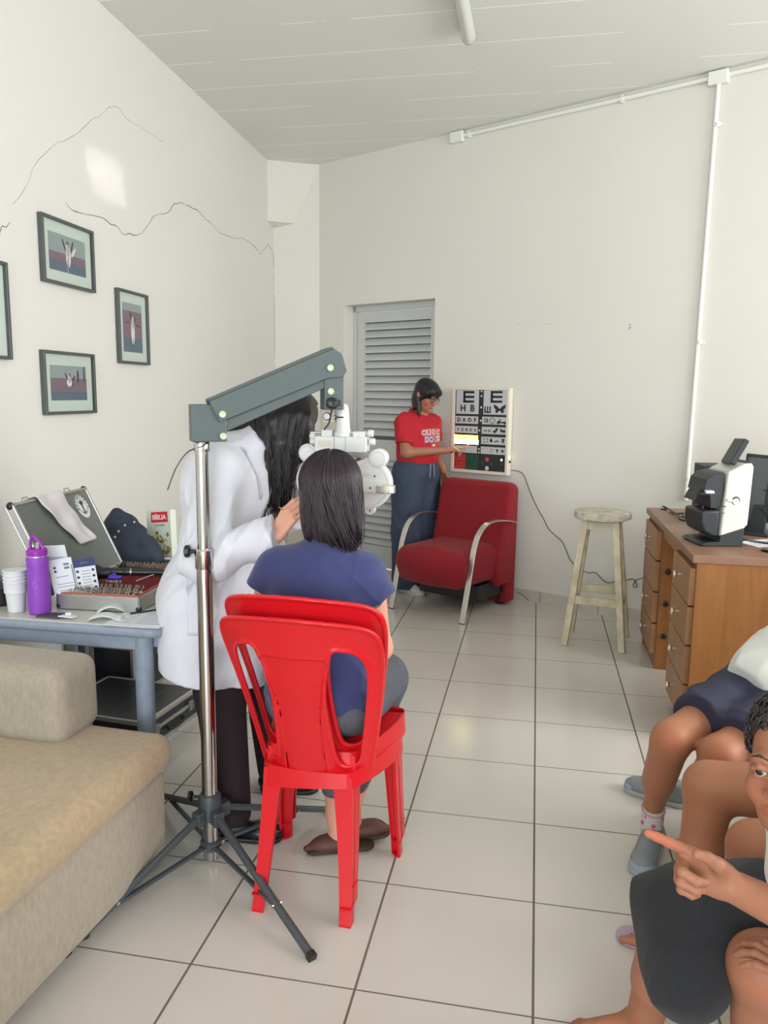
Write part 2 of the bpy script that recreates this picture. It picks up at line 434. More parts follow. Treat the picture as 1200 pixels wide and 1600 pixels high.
def ceiling_material():
    m = bpy.data.materials.new('ceiling_paint'); m.use_nodes = True; nt = m.node_tree; b = nt.nodes['Principled BSDF']; N = nt.nodes.new; L = nt.links.new
    tc = N('ShaderNodeTexCoord'); sp = N('ShaderNodeSeparateXYZ'); L(tc.outputs['Object'], sp.inputs[0])
    def mth(op, a, v=None):
        q = N('ShaderNodeMath'); q.operation = op
        for i, z in enumerate((a, v)):
            if z is None: continue
            if isinstance(z, (int, float)): q.inputs[i].default_value = z
            else: L(z, q.inputs[i])
        return q.outputs[0]
    d = mth('DIVIDE', mth('SUBTRACT', sp.outputs[1], .14), .39); r = mth('ABSOLUTE', mth('SUBTRACT', d, mth('ROUND', d))); g = mth('LESS_THAN', r, .012)
    n = N('ShaderNodeTexNoise'); n.inputs['Scale'].default_value = 1.3; n.inputs['Detail'].default_value = 6; L(tc.outputs['Object'], n.inputs['Vector'])
    gm = mth('MULTIPLY', g, mth('MULTIPLY', mth('GREATER_THAN', n.outputs['Fac'], .44), .8))
    cr = N('ShaderNodeMix'); cr.data_type = 'RGBA'; cr.inputs['A'].default_value = lin((218, 218, 213))+(1,); cr.inputs['B'].default_value = lin((224, 225, 222))+(1,); L(n.outputs['Fac'], cr.inputs['Factor'])
    mx = N('ShaderNodeMix'); mx.data_type = 'RGBA'; L(gm, mx.inputs['Factor']); L(cr.outputs['Result'], mx.inputs['A']); mx.inputs['B'].default_value = lin((252, 252, 250))+(1,)
    L(mx.outputs['Result'], b.inputs['Base Color']); b.inputs['Roughness'].default_value = .7
    return m
M_wall = mat('white_wall_paint', (220, 218, 213), .55, bump=.12, bscale=40, var=.012, vscale=1.2, spec=.35)
M_wallb = mat('cream_wall_paint', (216, 214, 205), .6, bump=.12, bscale=40, var=.012, vscale=1.2, spec=.3)
M_trim = mat('white_painted_trim', (222, 221, 212), .45)
M_ext = mat('outer_plaster', (200, 198, 190), .8)

fl = MB(); fl.bb((-3.2, -10.4, -.1), (4.4, 2.9, 0)); struct(fl.build('floor', floor_material(), None, smooth=0, local=True))
ce = MB(); ce.bb((-3.2, -10.4, 3.43), (4.4, 2.9, 3.55)); struct(ce.build('ceiling', ceiling_material(), None, smooth=0, local=True))
# left wall: a straight run that leans slightly off the tile grid
def wl(y, z, off=0): return np.array((-2.293-.024*y+off, y, z))
m_ = MB(); m_.prism([(-2.293+.024*10, -10), (-2.337, 1.83), (-2.6, 1.83), (-2.6, -10)], (0, 0, 0), (1, 0, 0), (0, 1, 0), (0, 0, 3.43))
wall_left = struct(m_.build('wall_left', M_wall, None, smooth=0, local=True))
# short return wall in the far left corner with the chamfered soffit above
m_ = MB(); m_.prism([(-2.34, 1.82), (-1.935, 1.868), (-1.9, 2.4), (-2.7, 2.4), (-2.7, 1.82)], (0, 0, 0), (1, 0, 0), (0, 1, 0), (0, 0, 3.43))
struct(m_.build('wall_corner', M_wallb, None, smooth=0, local=True))
m_ = MB(); m_.add([(-2.34, 1.655, 2.94), (-2.34, 1.83, 2.91), (-2.15, 1.85, 2.955), (-2.34, 1.665, 3.43), (-2.34, 1.83, 3.43), (-1.94, 1.872, 3.43)],
       [(0, 1, 2), (3, 5, 4), (0, 2, 5, 3), (1, 4, 5, 2), (0, 3, 4, 1)])
struct(m_.build('trim_1', M_wallb, None, smooth=0, local=True))
# back wall, at an angle; bw(s, z, out): s along the wall from its left corner, out towards the room
BD = unit((1, -.5233, 0)); BN = unit((-.5233, -1, 0)); B0 = np.array((-1.942, 1.869, 0))
def bw(s, z, out=0.0): return B0+BD*s+BN*out+np.array((0, 0, z))
def bx(x): return (x+1.942)/BD[0]
s0, s1, zt, s_end = bx(-1.685), bx(-.855), 2.25, bx(4.3)
m_ = MB(); TH = -.20
def wseg(a, b, z0, z1): m_.prism([(a, z0), (b, z0), (b, z1), (a, z1)], B0, BD, (0, 0, 1), BN*TH)
wseg(0, s0, 0, 3.43); wseg(s1, s_end, 0, 3.43); wseg(s0, s1, zt, 3.43)
wall_back = struct(m_.build('wall_back', M_wallb, None, smooth=0, local=True))
# walls beyond the frame: right wall with an added window, rear wall with an assumed wide glazed opening
m_ = MB(); m_.bb((4.0, -10.4, 0), (4.2, -4.2, 3.43)); m_.bb((4.0, -1.1, 0), (4.2, -1.0, 3.43)); m_.bb((4.0, -4.2, 0), (4.2, -1.1, 1.1)); m_.bb((4.0, -4.2, 3.1), (4.2, -1.1, 3.43))
struct(m_.build('wall_right', M_wall, None, smooth=0, local=True))
m_ = MB(); m_.bb((-2.6, -10.4, 0), (-2.0, -10.2, 3.43)); m_.bb((2.7, -10.4, 0), (4.2, -10.2, 3.43)); m_.bb((-2.0, -10.4, 3.1), (2.7, -10.2, 3.43)); m_.bb((-2.0, -10.4, 0), (2.7, -10.2, .35))
struct(m_.build('wall_rear', M_wall, None, smooth=0, local=True))
M_base = mat('marbled_baseboard', (196, 190, 178), .3, var=.06, vscale=9)
m_ = MB()
for (a, b) in ((0, s0-.01), (s1+.01, s_end)): m_.prism([(a, 0), (b, 0), (b, .083), (a, .083)], B0+BN*.012, BD, (0, 0, 1), -BN*.014)
for q in range(12):
    a = s1+.55+q*.45; m_.prism([(a, 0), (a+.004, 0), (a+.004, .083), (a, .083)], B0+BN*.0125, BD, (0, 0, 1), -BN*.001, m=1)
struct(m_.build('baseboard_back', [M_base, mat('grout_dark', (88, 80, 70), .8)], None, smooth=0, local=True))
m_ = MB(); m_.prism([(-2.293+.024*10+.012, -10), (-2.325, 1.82), (-2.337, 1.82), (-2.293+.024*10, -10)], (0, 0, 0), (1, 0, 0), (0, 1, 0), (0, 0, .083))
struct(m_.build('baseboard_left', M_base, None, smooth=0, local=True))
# louvred door in the recess
M_door = mat('grey_painted_metal_door', (196, 199, 196), .4, spec=.4)
door = thing('door_1', 'grey louvred metal door set deep in the back wall', 'door', (0, 0, 0)); del door['label']; del door['category']; door['kind'] = 'structure'
def dp(s, z, out=0): return bw(s, z, -.125+out)
W_ = s1-s0
m_ = MB()
def dbox(a, b, z0, z1, o0, o1, mm=m_): mm.prism([(a, z0), (b, z0), (b, z1), (a, z1)], B0+BN*o0, BD, (0, 0, 1), BN*(o1-o0))
dbox(s0, s0+.04, 0, zt, -.16, -.115); dbox(s1-.04, s1, 0, zt, -.16, -.115); dbox(s0, s1, zt-.05, zt, -.16, -.115)
struct(m_.build('door_frame', M_door, door, smooth=0, bevel=.003)); 
m_ = MB()
for (a, b, z0, z1) in ((s0+.045, s0+.12, .01, zt-.055), (s1-.12, s1-.045, .01, zt-.055), (s0+.12, s1-.12, zt-.13, zt-.055), (s0+.12, s1-.12, .01, .20), (s0+.12, s1-.12, .95, 1.125)): dbox(a, b, z0, z1, -.155, -.12, m_)
m_.build('door_leaf_frame', M_door, door, smooth=0, bevel=.003)
m_ = MB(); dbox(s0+.05, s1-.05, .02, zt-.06, -.172, -.166, m_); m_.build('added_light_blocker', mat('dull_grey_light_block', (120, 122, 120), .6), door, smooth=0)  # sheet added behind the slats to block outside light and darken the gaps
m_ = MB(); z = .14
while z < zt-.14:
    if not (.93 < z < 1.10):
        m_.prism([(-.163, z+.058), (-.156, z+.060), (-.122, z+.014), (-.122, z+.002), (-.128, z+.002), (-.130, z+.010)], B0+BD*(s0+.12), BN, (0, 0, 1), BD*(W_-.24))
    z += .0635
m_.build('louver_slats', M_door, door, smooth=20)
m_ = MB(); c = dp(s0+.075, .93, .0); m_.cyl(c, c+BN*.05, .012); m_.tube([c+BN*.05, c+BN*.055+BD*.05, c+BN*.05+BD*.11], .009); m_.box(c+BN*.006, (.04, .012, .12), rotm((0, 0, 1), math.atan2(BD[1], BD[0])))
m_.build('door_handle', mat('brown_handle', (120, 78, 66), .4), door)
# cracks and scuffs
M_crack = mat('crack_shadow_gap', (128, 122, 110), .9)
def crack(pts, r=.0016, mb=None, out=.0004):
    mb = mb or MB(); P = []
    for i in range(len(pts)-1):
        a, b = np.array(pts[i], float), np.array(pts[i+1], float); P.append(a)
        for t in (.33, .66): P.append(a+(b-a)*t+np.array((0, random.uniform(-.008, .008), random.uniform(-.01, .01))))
    P.append(np.array(pts[-1], float)); mb.tube(P, [r*random.uniform(.5, 1.4) for _ in P], 5); return mb
m_ = MB()
crack([wl(y, z) for y, z in ((-1.41, 2.39), (-1.33, 2.365), (-1.07, 2.39), (-.944, 2.379), (-.843, 2.35), (-.694, 2.378), (-.555, 2.465), (-.469, 2.529), (-.293, 2.585), (-.198, 2.658), (-.073, 2.691), (.077, 2.693), (.203, 2.693), (.345, 2.669), (.58, 2.631), (.839, 2.649), (1.05, 2.688), (1.305, 2.672), (1.464, 2.634), (1.654, 2.75), (1.777, 2.729), (1.825, 2.685))], .0022, m_)
crack([wl(y, z) for y, z in ((-1.95, 2.13), (-1.911, 2.158), (-1.843, 2.21))], .002, m_)
m_.build('wall_crack', M_crack, wall_left, local=True)
m_ = MB()
crack([wl(y, z) for y, z in ((-1.814, 2.291), (-1.742, 2.354), (-1.612, 2.521), (-1.452, 2.643), (-1.313, 2.713), (-1.192, 2.8), (-1.065, 2.877), (-.963, 2.959), (-.875, 2.989), (-.808, 2.97), (-.533, 2.967), (-.309, 2.982))], .0011, m_)
crack([(-2.337, 1.818, z) for z in (2.69, 2.5, 2.41, 2.3, 2.2, 2.03, 1.85, 1.69, 1.4)], .003, m_)
m_.build('wall_crack', mat('faint_crack_gap', (150, 146, 134), .9), wall_left, local=True)
m_ = MB()
for i, (x, z, w, h, mm) in enumerate(((-.20, 2.02, .05, .006, 0), (-.088, 2.005, .08, .003, 0), (.01, 2.013, .07, .007, 0), (.53, 1.98, .018, .012, 1), (.532, 1.958, .02, .02, 1))):
    c = bw(bx(x), z, .0005); m_.prism([(-w/2, -h/2), (w*.1, -h*.2), (w/2, h/3), (w*.2, h/2), (-w*.3, h*.3)], c, BD, (0, 0, 1), BN*.0006, m=mm)
m_.build('wall_scuff', [mat('scuff_beige', (196, 190, 176), .8), mat('scuff_blue', (150, 156, 168), .8)], wall_back, local=True)
# surface conduit
M_con = mat('white_pvc_conduit', (226, 228, 220), .4)
cd = thing('wall_conduit', 'white plastic cable conduit running under the ceiling and down the back wall', 'conduit', tuple(bw(bx(.943), .88, .02)))
m_ = MB(); m_.tube([bw(bx(-.64), 3.392, .016), bw(s_end-.1, 3.392, .016)], .0135, 14); m_.build('horizontal_pipe', M_con, cd)
m_ = MB(); m_.tube([bw(bx(.943), 3.36, .016), bw(bx(.92), .86, .016)], .0135, 14); m_.build('vertical_pipe', M_con, cd)
for x, z, w in ((-.69, 3.388, .11), (.943, 3.385, .115)):
    m_ = MB(); m_.box(bw(bx(x), z, .022), (w, .042, .075), rotm((0, 0, 1), math.atan2(BD[1], BD[0]))); m_.build('junction_box', M_con, cd, smooth=0, bevel=.006)
for x, z, ver in ((.42, 3.392, 0), (.954, 3.12, 1), (.938, 1.85, 1), (.925, 1.0, 1), (-.6, 3.392, 0)):
    m_ = MB(); a = bw(bx(x), z, .016); d = np.array((0, 0, .012)) if ver else BD*.012
    m_.cyl(a-d, a+d, .018); m_.box(a-BN*.004, (.055, .02, .012) if ver else (.02, .02, .05), rotm((0, 0, 1), math.atan2(BD[1], BD[0]))); m_.build('clamp', M_con, cd)
# ceiling lamp
M_gal = mat('lamp_grey_housing', (176, 178, 176), .4); M_acr = mat('lamp_frosted_cover', (206, 208, 204), .3, spec=.5)
lp = thing('ceiling_lamp', 'long narrow fluorescent ceiling lamp, switched off', 'ceiling lamp', (-.48, -1.2, 3.43))
m_ = MB(); m_.bb((-.52, -1.62, 3.405), (-.44, -.405, 3.43)); m_.build('lamp_base', M_gal, lp, smooth=0, bevel=.004)
m_ = MB(); prof = [(math.cos(t)*.036, -math.sin(t)*.05) for t in np.linspace(0, PI, 14)]
m_.prism(prof, (-.48, -1.6, 3.408), (1, 0, 0), (0, 0, 1), (0, 1.17, 0)); m_.build('lamp_cover', M_acr, lp, smooth=40, bevel=.004)
m_ = MB(); m_.prism([(p[0]*1.1, p[1]*1.08) for p in prof], (-.48, -.43, 3.408), (1, 0, 0), (0, 0, 1), (0, .025, 0)); m_.build('end_cap', M_gal, lp, smooth=40, bevel=.005)
# framed photographs on the left wall
M_fr = mat('dark_grey_picture_frame', (78, 82, 80), .4); M_matb = mat('pale_green_mount_card', (190, 204, 194), .7)
M_pw = mat('print_pale_wall', (140, 152, 152), .5); M_pm = mat('print_mauve_wall', (122, 104, 116), .5); M_pf = mat('print_blue_floor', (92, 106, 120), .5); M_pd = mat('print_white_dress', (214, 212, 206), .5); M_ps = mat('print_dark_skin', (88, 66, 62), .5); M_pk = mat('print_dark', (58, 66, 72), .5)
def glass_mat():
    m = bpy.data.materials.new('picture_glass'); m.use_nodes = True; nt = m.node_tree; nt.nodes.clear(); N = nt.nodes.new
    o = N('ShaderNodeOutputMaterial'); t = N('ShaderNodeBsdfTransparent'); g = N('ShaderNodeBsdfGlossy'); g.inputs['Roughness'].default_value = .08; x = N('ShaderNodeMixShader'); f = N('ShaderNodeLayerWeight'); f.inputs[0].default_value = .06
    nt.links.new(f.outputs['Fresnel'], x.inputs[0]); nt.links.new(t.outputs[0], x.inputs[1]); nt.links.new(g.outputs[0], x.inputs[2]); nt.links.new(x.outputs[0], o.inputs[0]); return m
M_glass = glass_mat()
def picture(label, y0, y1, z0, z1, kind, border=.065, inset=.03):
    w = y1-y0; h = z1-z0; yc = (y0+y1)/2; zc = (z0+z1)/2
    t = thing('framed_photograph', label, 'picture', tuple(wl(yc, zc)), 0, None)
    UX = unit(wl(1, 0)-wl(0, 0)); UZ = np.array((0, 0, 1.)); UN = np.array((1, 0, 0.)); O = wl(yc, zc)
    def P(m, a, b, c, d, o0, o1, mm=0): m.prism([(a, c), (b, c), (b, d), (a, d)], O+UN*o0, UX, UZ, UN*(o1-o0), m=mm)
    m = MB(); fw = .014
    P(m, -w/2, -w/2+fw, -h/2, h/2, .002, .026); P(m, w/2-fw, w/2, -h/2, h/2, .002, .026); P(m, -w/2+fw, w/2-fw, -h/2, -h/2+fw, .002, .026); P(m, -w/2+fw, w/2-fw, h/2-fw, h/2, .002, .026)
    m.build('frame', M_fr, t, smooth=0, bevel=.002)
    m = MB(); P(m, -w/2+fw, w/2-fw, -h/2+fw, h/2-fw, .003, .009); m.build('mount', M_matb, t, smooth=0)
    m = MB(); q_ = [O+UN*.02+UX*a_+UZ*b_ for a_, b_ in ((-w/2+fw, -h/2+fw), (w/2-fw, -h/2+fw), (w/2-fw, h/2-fw), (-w/2+fw, h/2-fw))]; m.add(q_, [(0, 1, 2, 3)]); m.build('glass_pane', M_glass, t, smooth=0)
    a, b, c, d = -w/2+border, w/2-border, -h/2+border, h/2-border; H = d-c; Wd = b-a
    m = MB(); o = .0095
    mid, low = kind[0], kind[1]
    P(m, a, b, c+H*mid, d, o, o+.001, 0); P(m, a, b, c+H*low, c+H*mid, o, o+.001, 1); P(m, a, b, c, c+H*low, o, o+.001, 2)
    S = kind[2]
    def B(cx, cz, rx, rz, mm, ang=0):
        pts = [(math.cos(q)*rx, math.sin(q)*rz) for q in np.linspace(0, 2*PI, 14)[:-1]]; ca, sa = math.cos(ang), math.sin(ang)
        m.prism([(a+Wd*cx+(p[0]*ca-p[1]*sa)*S, c+H*cz+(p[0]*sa+p[1]*ca)*S) for p in pts], O+UN*(o+.001), UX, UZ, UN*.0006, m=mm)
    for e in kind[3]: B(*e)
    m.build('photo_print', [M_pw, M_pm, M_pf, M_pd, M_ps, M_pk], t, smooth=0); return t
picture('framed photo of a leaping dancer, the highest and left one of the fully visible three', -1.648, -1.21, 1.998, 2.295, (.5, .28, 1.0, (
    (.5, .8, .008, .011, 4), (.5, .62, .013, .03, 3, .1), (.51, .45, .02, .05, 3), (.4, .74, .006, .03, 4, .5), (.62, .74, .006, .03, 4, -.4), (.66, .6, .008, .03, 3, -.7), (.5, .22, .004, .04, 4), (.49, .12, .003, .03, 3))))
picture('tall framed photo of a dancer in a long white dress, nearest the back corner', -.985, -.637, 1.663, 2.056, (.84, .3, 1.0, (
    (.42, .74, .007, .03, 4, .3), (.62, .68, .009, .012, 4), (.5, .6, .015, .035, 3), (.5, .42, .02, .07, 3), (.78, .56, .03, .004, 4, -.2), (.25, .6, .03, .003, 5), (.5, .2, .004, .03, 4))))
picture('framed photo of a jumping dancer against a pink wall, the lowest of the group', -1.687, -1.25, 1.403, 1.695, (.64, .25, 1.0, (
    (.42, .7, .005, .02, 4, .6), (.52, .72, .006, .009, 4), (.51, .62, .010, .02, 3), (.5, .52, .022, .02, 3), (.62, .64, .005, .022, 4, -.9), (.75, .7, .008, .032, 5), (.93, .78, .006, .04, 5), (.6, .46, .004, .015, 4, .6))))
picture('dark-framed photo cut by the left edge of the picture', -2.34, -1.908, 1.64, 2.036, (.5, .3, 1.0, ((.5, .5, .02, .06, 3),)))
# ================================================================== furniture
M_red = mat('red_plastic', (206, 22, 32), .3, spec=.5, bump=.1, bscale=700)
M_chrome = mat('polished_chrome', (205, 205, 205), .16, metal=1.0)
M_blk = mat('black_plastic', (26, 28, 30), .4)
M_alu = mat('brushed_aluminium', (190, 190, 186), .35, metal=.9, bump=.1, bscale=300, stretch=(1, 1, 8))

# ---- stacked red plastic chairs. local frame: x right, y forward, z up; base centre on the floor
def chair_warp_back(P):
    """flat (u, v, w) of the backrest panel -> chair space"""
    u, v, w = P[:, 0], P[:, 1], P[:, 2]
    y = -.150-.30*v-.10*v*v+(3.3-4.6*v)*u*u
    return np.stack([u, y-w*.95, .425+v*1.10-w*.25], 1)
def plate(outer, holes, th, rim, warp, h=.0036, rimw=.006, panel=None):
    """plastic plate with thickened rims round its outline and openings"""
    O = np.array(outer); lo = O.min(0)-.02; hi = O.max(0)+.02
    ax = [np.arange(lo[0], hi[0], h), np.arange(lo[1], hi[1], h), np.arange(-rim-.012, rim+.012, h)]
    G = np.stack(np.meshgrid(ax[0], ax[1], indexing='ij'), -1).reshape(-1, 2)
    d = poly_sd(G, O)
    for hh in holes: d = np.maximum(d, -poly_sd(G, np.array(hh)))
    half = np.where(d > -rimw, rim, th)
    t = np.clip((-d-rimw)/.006, 0, 1); half = rim*(1-t)+th*t
    off = np.zeros(len(G))
    if panel is not None:
        pd = poly_sd(G, np.array(panel)); q = np.clip(-pd/.006, 0, 1); off = -.004*q*q*(3-2*q); half = half+np.exp(-(pd/.003)**2)*.0022*(pd > -.02)
    d = d.reshape(len(ax[0]), len(ax[1]), 1); half = half.reshape(d.shape); off = off.reshape(d.shape)
    F = smax(d+0*ax[2][None, None, :], np.abs(ax[2][None, None, :]-off)-half, .003)
    V, Q = surface_nets(F.astype(np.float32), ax)
    return warp(V), Q
back_out = spline([(-.175, -.015), (-.192, .08), (-.214, .20), (-.230, .30), (-.236, .37), (-.226, .415), (-.19, .441), (-.11, .456), (0, .462), (.11, .456), (.19, .441), (.226, .415), (.236, .37), (.230, .30), (.214, .20), (.192, .08), (.175, -.015)], 5)
back_out += spline([(.12, -.03), (0, -.045), (-.12, -.03)], 4)
hole_r = spline([(.112, .368), (.090, .30), (.080, .22), (.084, .12), (.094, .045), (.112, .022), (.142, .03), (.156, .09), (.172, .18), (.186, .27), (.187, .33), (.168, .362), (.14, .372)], 5, True)
hole_l = [(-p[0], p[1]) for p in hole_r][::-1]
panel_ = spline([(-.098, .345), (-.078, .27), (-.064, .18), (-.062, .09), (-.064, .01), (-.05, -.01), (.05, -.01), (.064, .01), (.062, .09), (.064, .18), (.078, .27), (.098, .345), (0, .352)], 5, True)
def build_chair(label):
    t = thing('plastic_chair', label, 'chair', (-.655, -2.715, 0), math.radians(-3), 'red plastic chairs')
    V, Q = plate(back_out, [hole_l, hole_r], .0022, .0075, chair_warp_back, panel=panel_)
    m = MB(); m.add(V, [tuple(map(int, q)) for q in Q]); m.build('backrest', M_red, t, smooth=180, local=True, fix=False)
    seat = spline([(-.135, -.125), (-.175, -.02), (-.205, .12), (-.205, .20), (-.17, .225), (0, .235), (.17, .225), (.205, .20), (.205, .12), (.175, -.02), (.135, -.125), (.09, -.145), (0, -.15), (-.09, -.145)], 5, True)
    def sw(P):
        u, v, w = P[:, 0], P[:, 1], P[:, 2]; return np.stack([u, v, .432+w-.012*np.exp(-((u/.13)**2+((v-.05)/.14)**2))-.03*np.clip((v-.17)/.06, 0, 1)**2], 1)
    V, Q = plate(seat, [], .0022, .004, sw, h=.0045)
    m = MB(); m.add(V, [tuple(map(int, q)) for q in Q])
    # apron that runs under the seat edge
    S = np.array(seat); n = len(S); ctr = S.mean(0); A = []; F = []
    for i, p in enumerate(S):
        d = unit(p-ctr); drop = .052+.012*math.cos(i/n*4*PI)
        for (o, z) in ((.0, .434), (.006, .432-drop), (.001, .432-drop), (-.005, .430)): A.append((p[0]+d[0]*o, p[1]+d[1]*o, z))
    for i in range(n):
        j = (i+1) % n
        for k in range(4): F.append((i*4+k, i*4+(k+1) % 4, j*4+(k+1) % 4, j*4+k))
    m.add(A, F); m.build('seat', M_red, t, smooth=50, local=True)
    # channel-section legs
    def leg(x0, y0, x1, y1, sx, sy):
        m = MB(); w0, w1 = .035, .058; P = []; ns = 9
        prof_n = 6
        for i in range(ns+1):
            q = i/ns; z = q*.425; x = x0+(x1-x0)*q; y = y0+(y1-y0)*q-sy*.010*math.sin(q*PI); w = w0+(w1-w0)*q**1.5; th = .0045
            # V section: corner outermost, two flanges pointing inwards, lips turned out
            c = (x, y); L = [(c[0], c[1]), (c[0]-sx*w, c[1]+0*sy), (c[0]-sx*w, c[1]-sy*.009), (c[0]-sx*(w-th), c[1]-sy*.009), (c[0]-sx*(w-th), c[1]-sy*th*1.2), (c[0]-sx*th*1.6, c[1]-sy*th*2.2), (c[0]-sx*th*1.2, c[1]-sy*(w-th)), (c[0]-sx*.009, c[1]-sy*(w-th)), (c[0]-sx*.009, c[1]-sy*w), (c[0], c[1]-sy*w)]
            P.append([(a, b, z) for a, b in L])
        k = len(P[0]); V = [p for r in P for p in r]; F = []
        for i in range(ns):
            for j in range(k): F.append((i*k+j, i*k+(j+1) % k, (i+1)*k+(j+1) % k, (i+1)*k+j))
        m.add(V, F); m.add(P[0], [tuple(range(k))]); m.add(P[-1], [tuple(range(k))])
        m.prism([(0, 0), (-sx*w0, 0), (-sx*w0*.9, -sy*w0*.5), (-sx*w0*.5, -sy*w0*.9), (0, -sy*w0)], (x0, y0-sy*.001, .052), (1, 0, 0), (0, 1, 0), (0, 0, .004))
        m.prism([(0, 0), (-sx*w0, 0), (-sx*w0*.9, -sy*w0*.5), (-sx*w0*.5, -sy*w0*.9), (0, -sy*w0)], (x0, y0, .0), (1, 0, 0), (0, 1, 0), (0, 0, .006))
        m.build('leg', M_red, t, smooth=40, local=True)
    for sx in (-1, 1):
        leg(sx*.152, -.205, sx*.134, -.140, sx, -1)
        leg(sx*.212, .205, sx*.198, .190, sx, 1)
    return t
chair = build_chair('red plastic chair standing on the floor, the lower one of the stacked pair')
ch2 = dup(chair, label='red plastic chair stacked on top of the other, the one the patient sits on')
ch2.location = (-.653, -2.68, .05)

# ---- red armchair. local: x along the wall, y towards the wall
M_redf = mat('red_upholstery', (134, 8, 24), .85, bump=.25, bscale=900, var=.05, vscale=14, sheen=.05)
AR = math.atan2(BD[1], BD[0])
ac = thing('armchair', 'dark red upholstered armchair with curved chrome arms against the back wall', 'armchair', (-.752, .30, 0), AR)
S = SD(.03); S.rbox((0, .30, .335), (.275, .30, .13), .075); S.ell((0, .04, .355), (.28, .11, .14)); S.clip((0, 0, .185), (0, -.10, -1))
S.disp = lump(.0015, 25, 3)
sd_build(S, 'seat_cushion', M_redf, ac, .008, local=True)
S = SD(.02)
prof = [(.46, .16), (.44, .30), (.50, .44), (.60, .86), (.625, .895), (.66, .905), (.70, .89), (.715, .85), (.70, .02), (.60, .02), (.60, .17)]
def slab(prof, x0, x1, rad, name):
    P = np.array(prof); h = .008; ax = [np.arange(x0-.03, x1+.03, h), np.arange(P[:, 0].min()-.03, P[:, 0].max()+.03, h), np.arange(P[:, 1].min()-.03, P[:, 1].max()+.03, h)]
    G = np.stack(np.meshgrid(ax[1], ax[2], indexing='ij'), -1).reshape(-1, 2); d = poly_sd(G, P).reshape(1, len(ax[1]), len(ax[2]))
    # rounded upper corners
    X = ax[0][:, None, None]; Z = ax[2][None, None, :]
    zc = .83; xr = max(abs(x0), abs(x1))-.075
    dx = np.where(Z > zc, np.sqrt(np.maximum(abs(X)-xr, 0)**2+np.maximum(Z-zc, 0)**2)-.075, abs(X)-(xr+.075))
    F = smax(d+0*X, dx+0*d, rad); V, Q = surface_nets(F.astype(np.float32), ax)
    m = MB(); m.add(V, [tuple(map(int, q)) for q in Q]); return m.build(name, M_redf, ac, smooth=180, local=True, fix=False)
slab(prof, -.30, .31, .035, 'backrest')
m = MB(); m.bb((-.24, .26, .09), (.26, .62, .20)); m.bb((-.25, .60, .0), (-.2, .66, .1)); m.bb((.2, .60, .0), (.25, .66, .1)); m.build('underframe', M_blk, ac, smooth=0, local=True, bevel=.004)
M_arm = mat('satin_metal_arm', (206, 203, 196), .28, metal=.95)
for sx in (-1, 1):
    pts = spline([(sx*.300, 0, 0), (sx*.300, .045, .16), (sx*.300, .095, .36), (sx*.300, .13, .49), (sx*.300, .185, .585), (sx*.302, .28, .642), (sx*.308, .40, .652), (sx*.315, .54, .635), (sx*.315, .64, .615)], 6)
    m = MB(); m.sweep(pts, [(-.020, -.0045), (.020, -.0045), (.020, .0045), (-.020, .0045)], up=(0, -1, 0)); m.box((sx*.30, 0, .002), (.042, .014, .006), m=1)
    m.build('arm', [M_arm, M_blk], ac, smooth=30, local=True, bevel=.0015)

# ---- wooden stool
M_stool = mat('worn_white_painted_wood', (214, 205, 178), .7, bump=.4, bscale=60, var=.25, vscale=11, rgb2=(178, 166, 136))
st = thing('stool', 'tall paint-worn white wooden stool between armchair and desk', 'stool', (.37, -.01, 0))
foot = [(.172, -.136), (.505, -.215), (.225, .175), (.565, .12)]
c = np.array((.37, -.01)); top = [c+(np.array(f)-c)*.52 for f in foot]
for f, t_ in zip(foot, top):
    m = MB(); d = unit((f[0]-c[0], f[1]-c[1], 0)); a = np.array((t_[0], t_[1], .775)); b = np.array((f[0], f[1], 0))
    m.sweep([b, a], [(-.0195, -.0195), (.0195, -.0195), (.0195, .0195), (-.0195, .0195)], up=(.24, .97, 0)); m.build('leg', M_stool, st, smooth=0, bevel=.003)
def at(i, z): q = z/.775; return np.array((foot[i][0]*(1-q)+top[i][0]*q, foot[i][1]*(1-q)+top[i][1]*q, z))
for i, j, z in ((0, 1, .285), (2, 3, .30), (1, 3, .26), (0, 2, .24)):
    m = MB(); m.sweep([at(i, z), at(j, z)], [(-.011, -.024), (.011, -.024), (.011, .024), (-.011, .024)]); m.build('stretcher', M_stool, st, smooth=0, bevel=.002)
m = MB()
for i, j in ((0, 1), (2, 3), (1, 3), (0, 2)): m.sweep([at(i, .745), at(j, .745)], [(-.011, -.028), (.011, -.028), (.011, .028), (-.011, .028)])
m.build('apron', M_stool, st, smooth=0, bevel=.002)
m = MB(); n = 40; V = []; F = []
rr = [.170*(1+.02*math.sin(3*a)+.018*math.sin(7*a+1)+.012*random.uniform(-1, 1)) for a in [2*PI*i/n for i in range(n)]]
for (q, z) in ((.90, .774), (.99, .780), (1.0, .800), (.98, .816), (.93, .820)):
    for i in range(n): a = 2*PI*i/n; V.append((.37+rr[i]*q*math.cos(a), -.01+rr[i]*q*math.sin(a), z+random.uniform(-.0015, .0015)))
for k in range(4):
    for i in range(n): F.append((k*n+i, k*n+(i+1) % n, (k+1)*n+(i+1) % n, (k+1)*n+i))
F += [tuple(range(n))[::-1], tuple(range(4*n, 5*n))]
m.add(V, F); m.build('seat', mat('cracked_stool_seat', (208, 204, 190), .8, bump=.8, bscale=45, var=.3, vscale=16, rgb2=(160, 152, 132)), st, smooth=40)

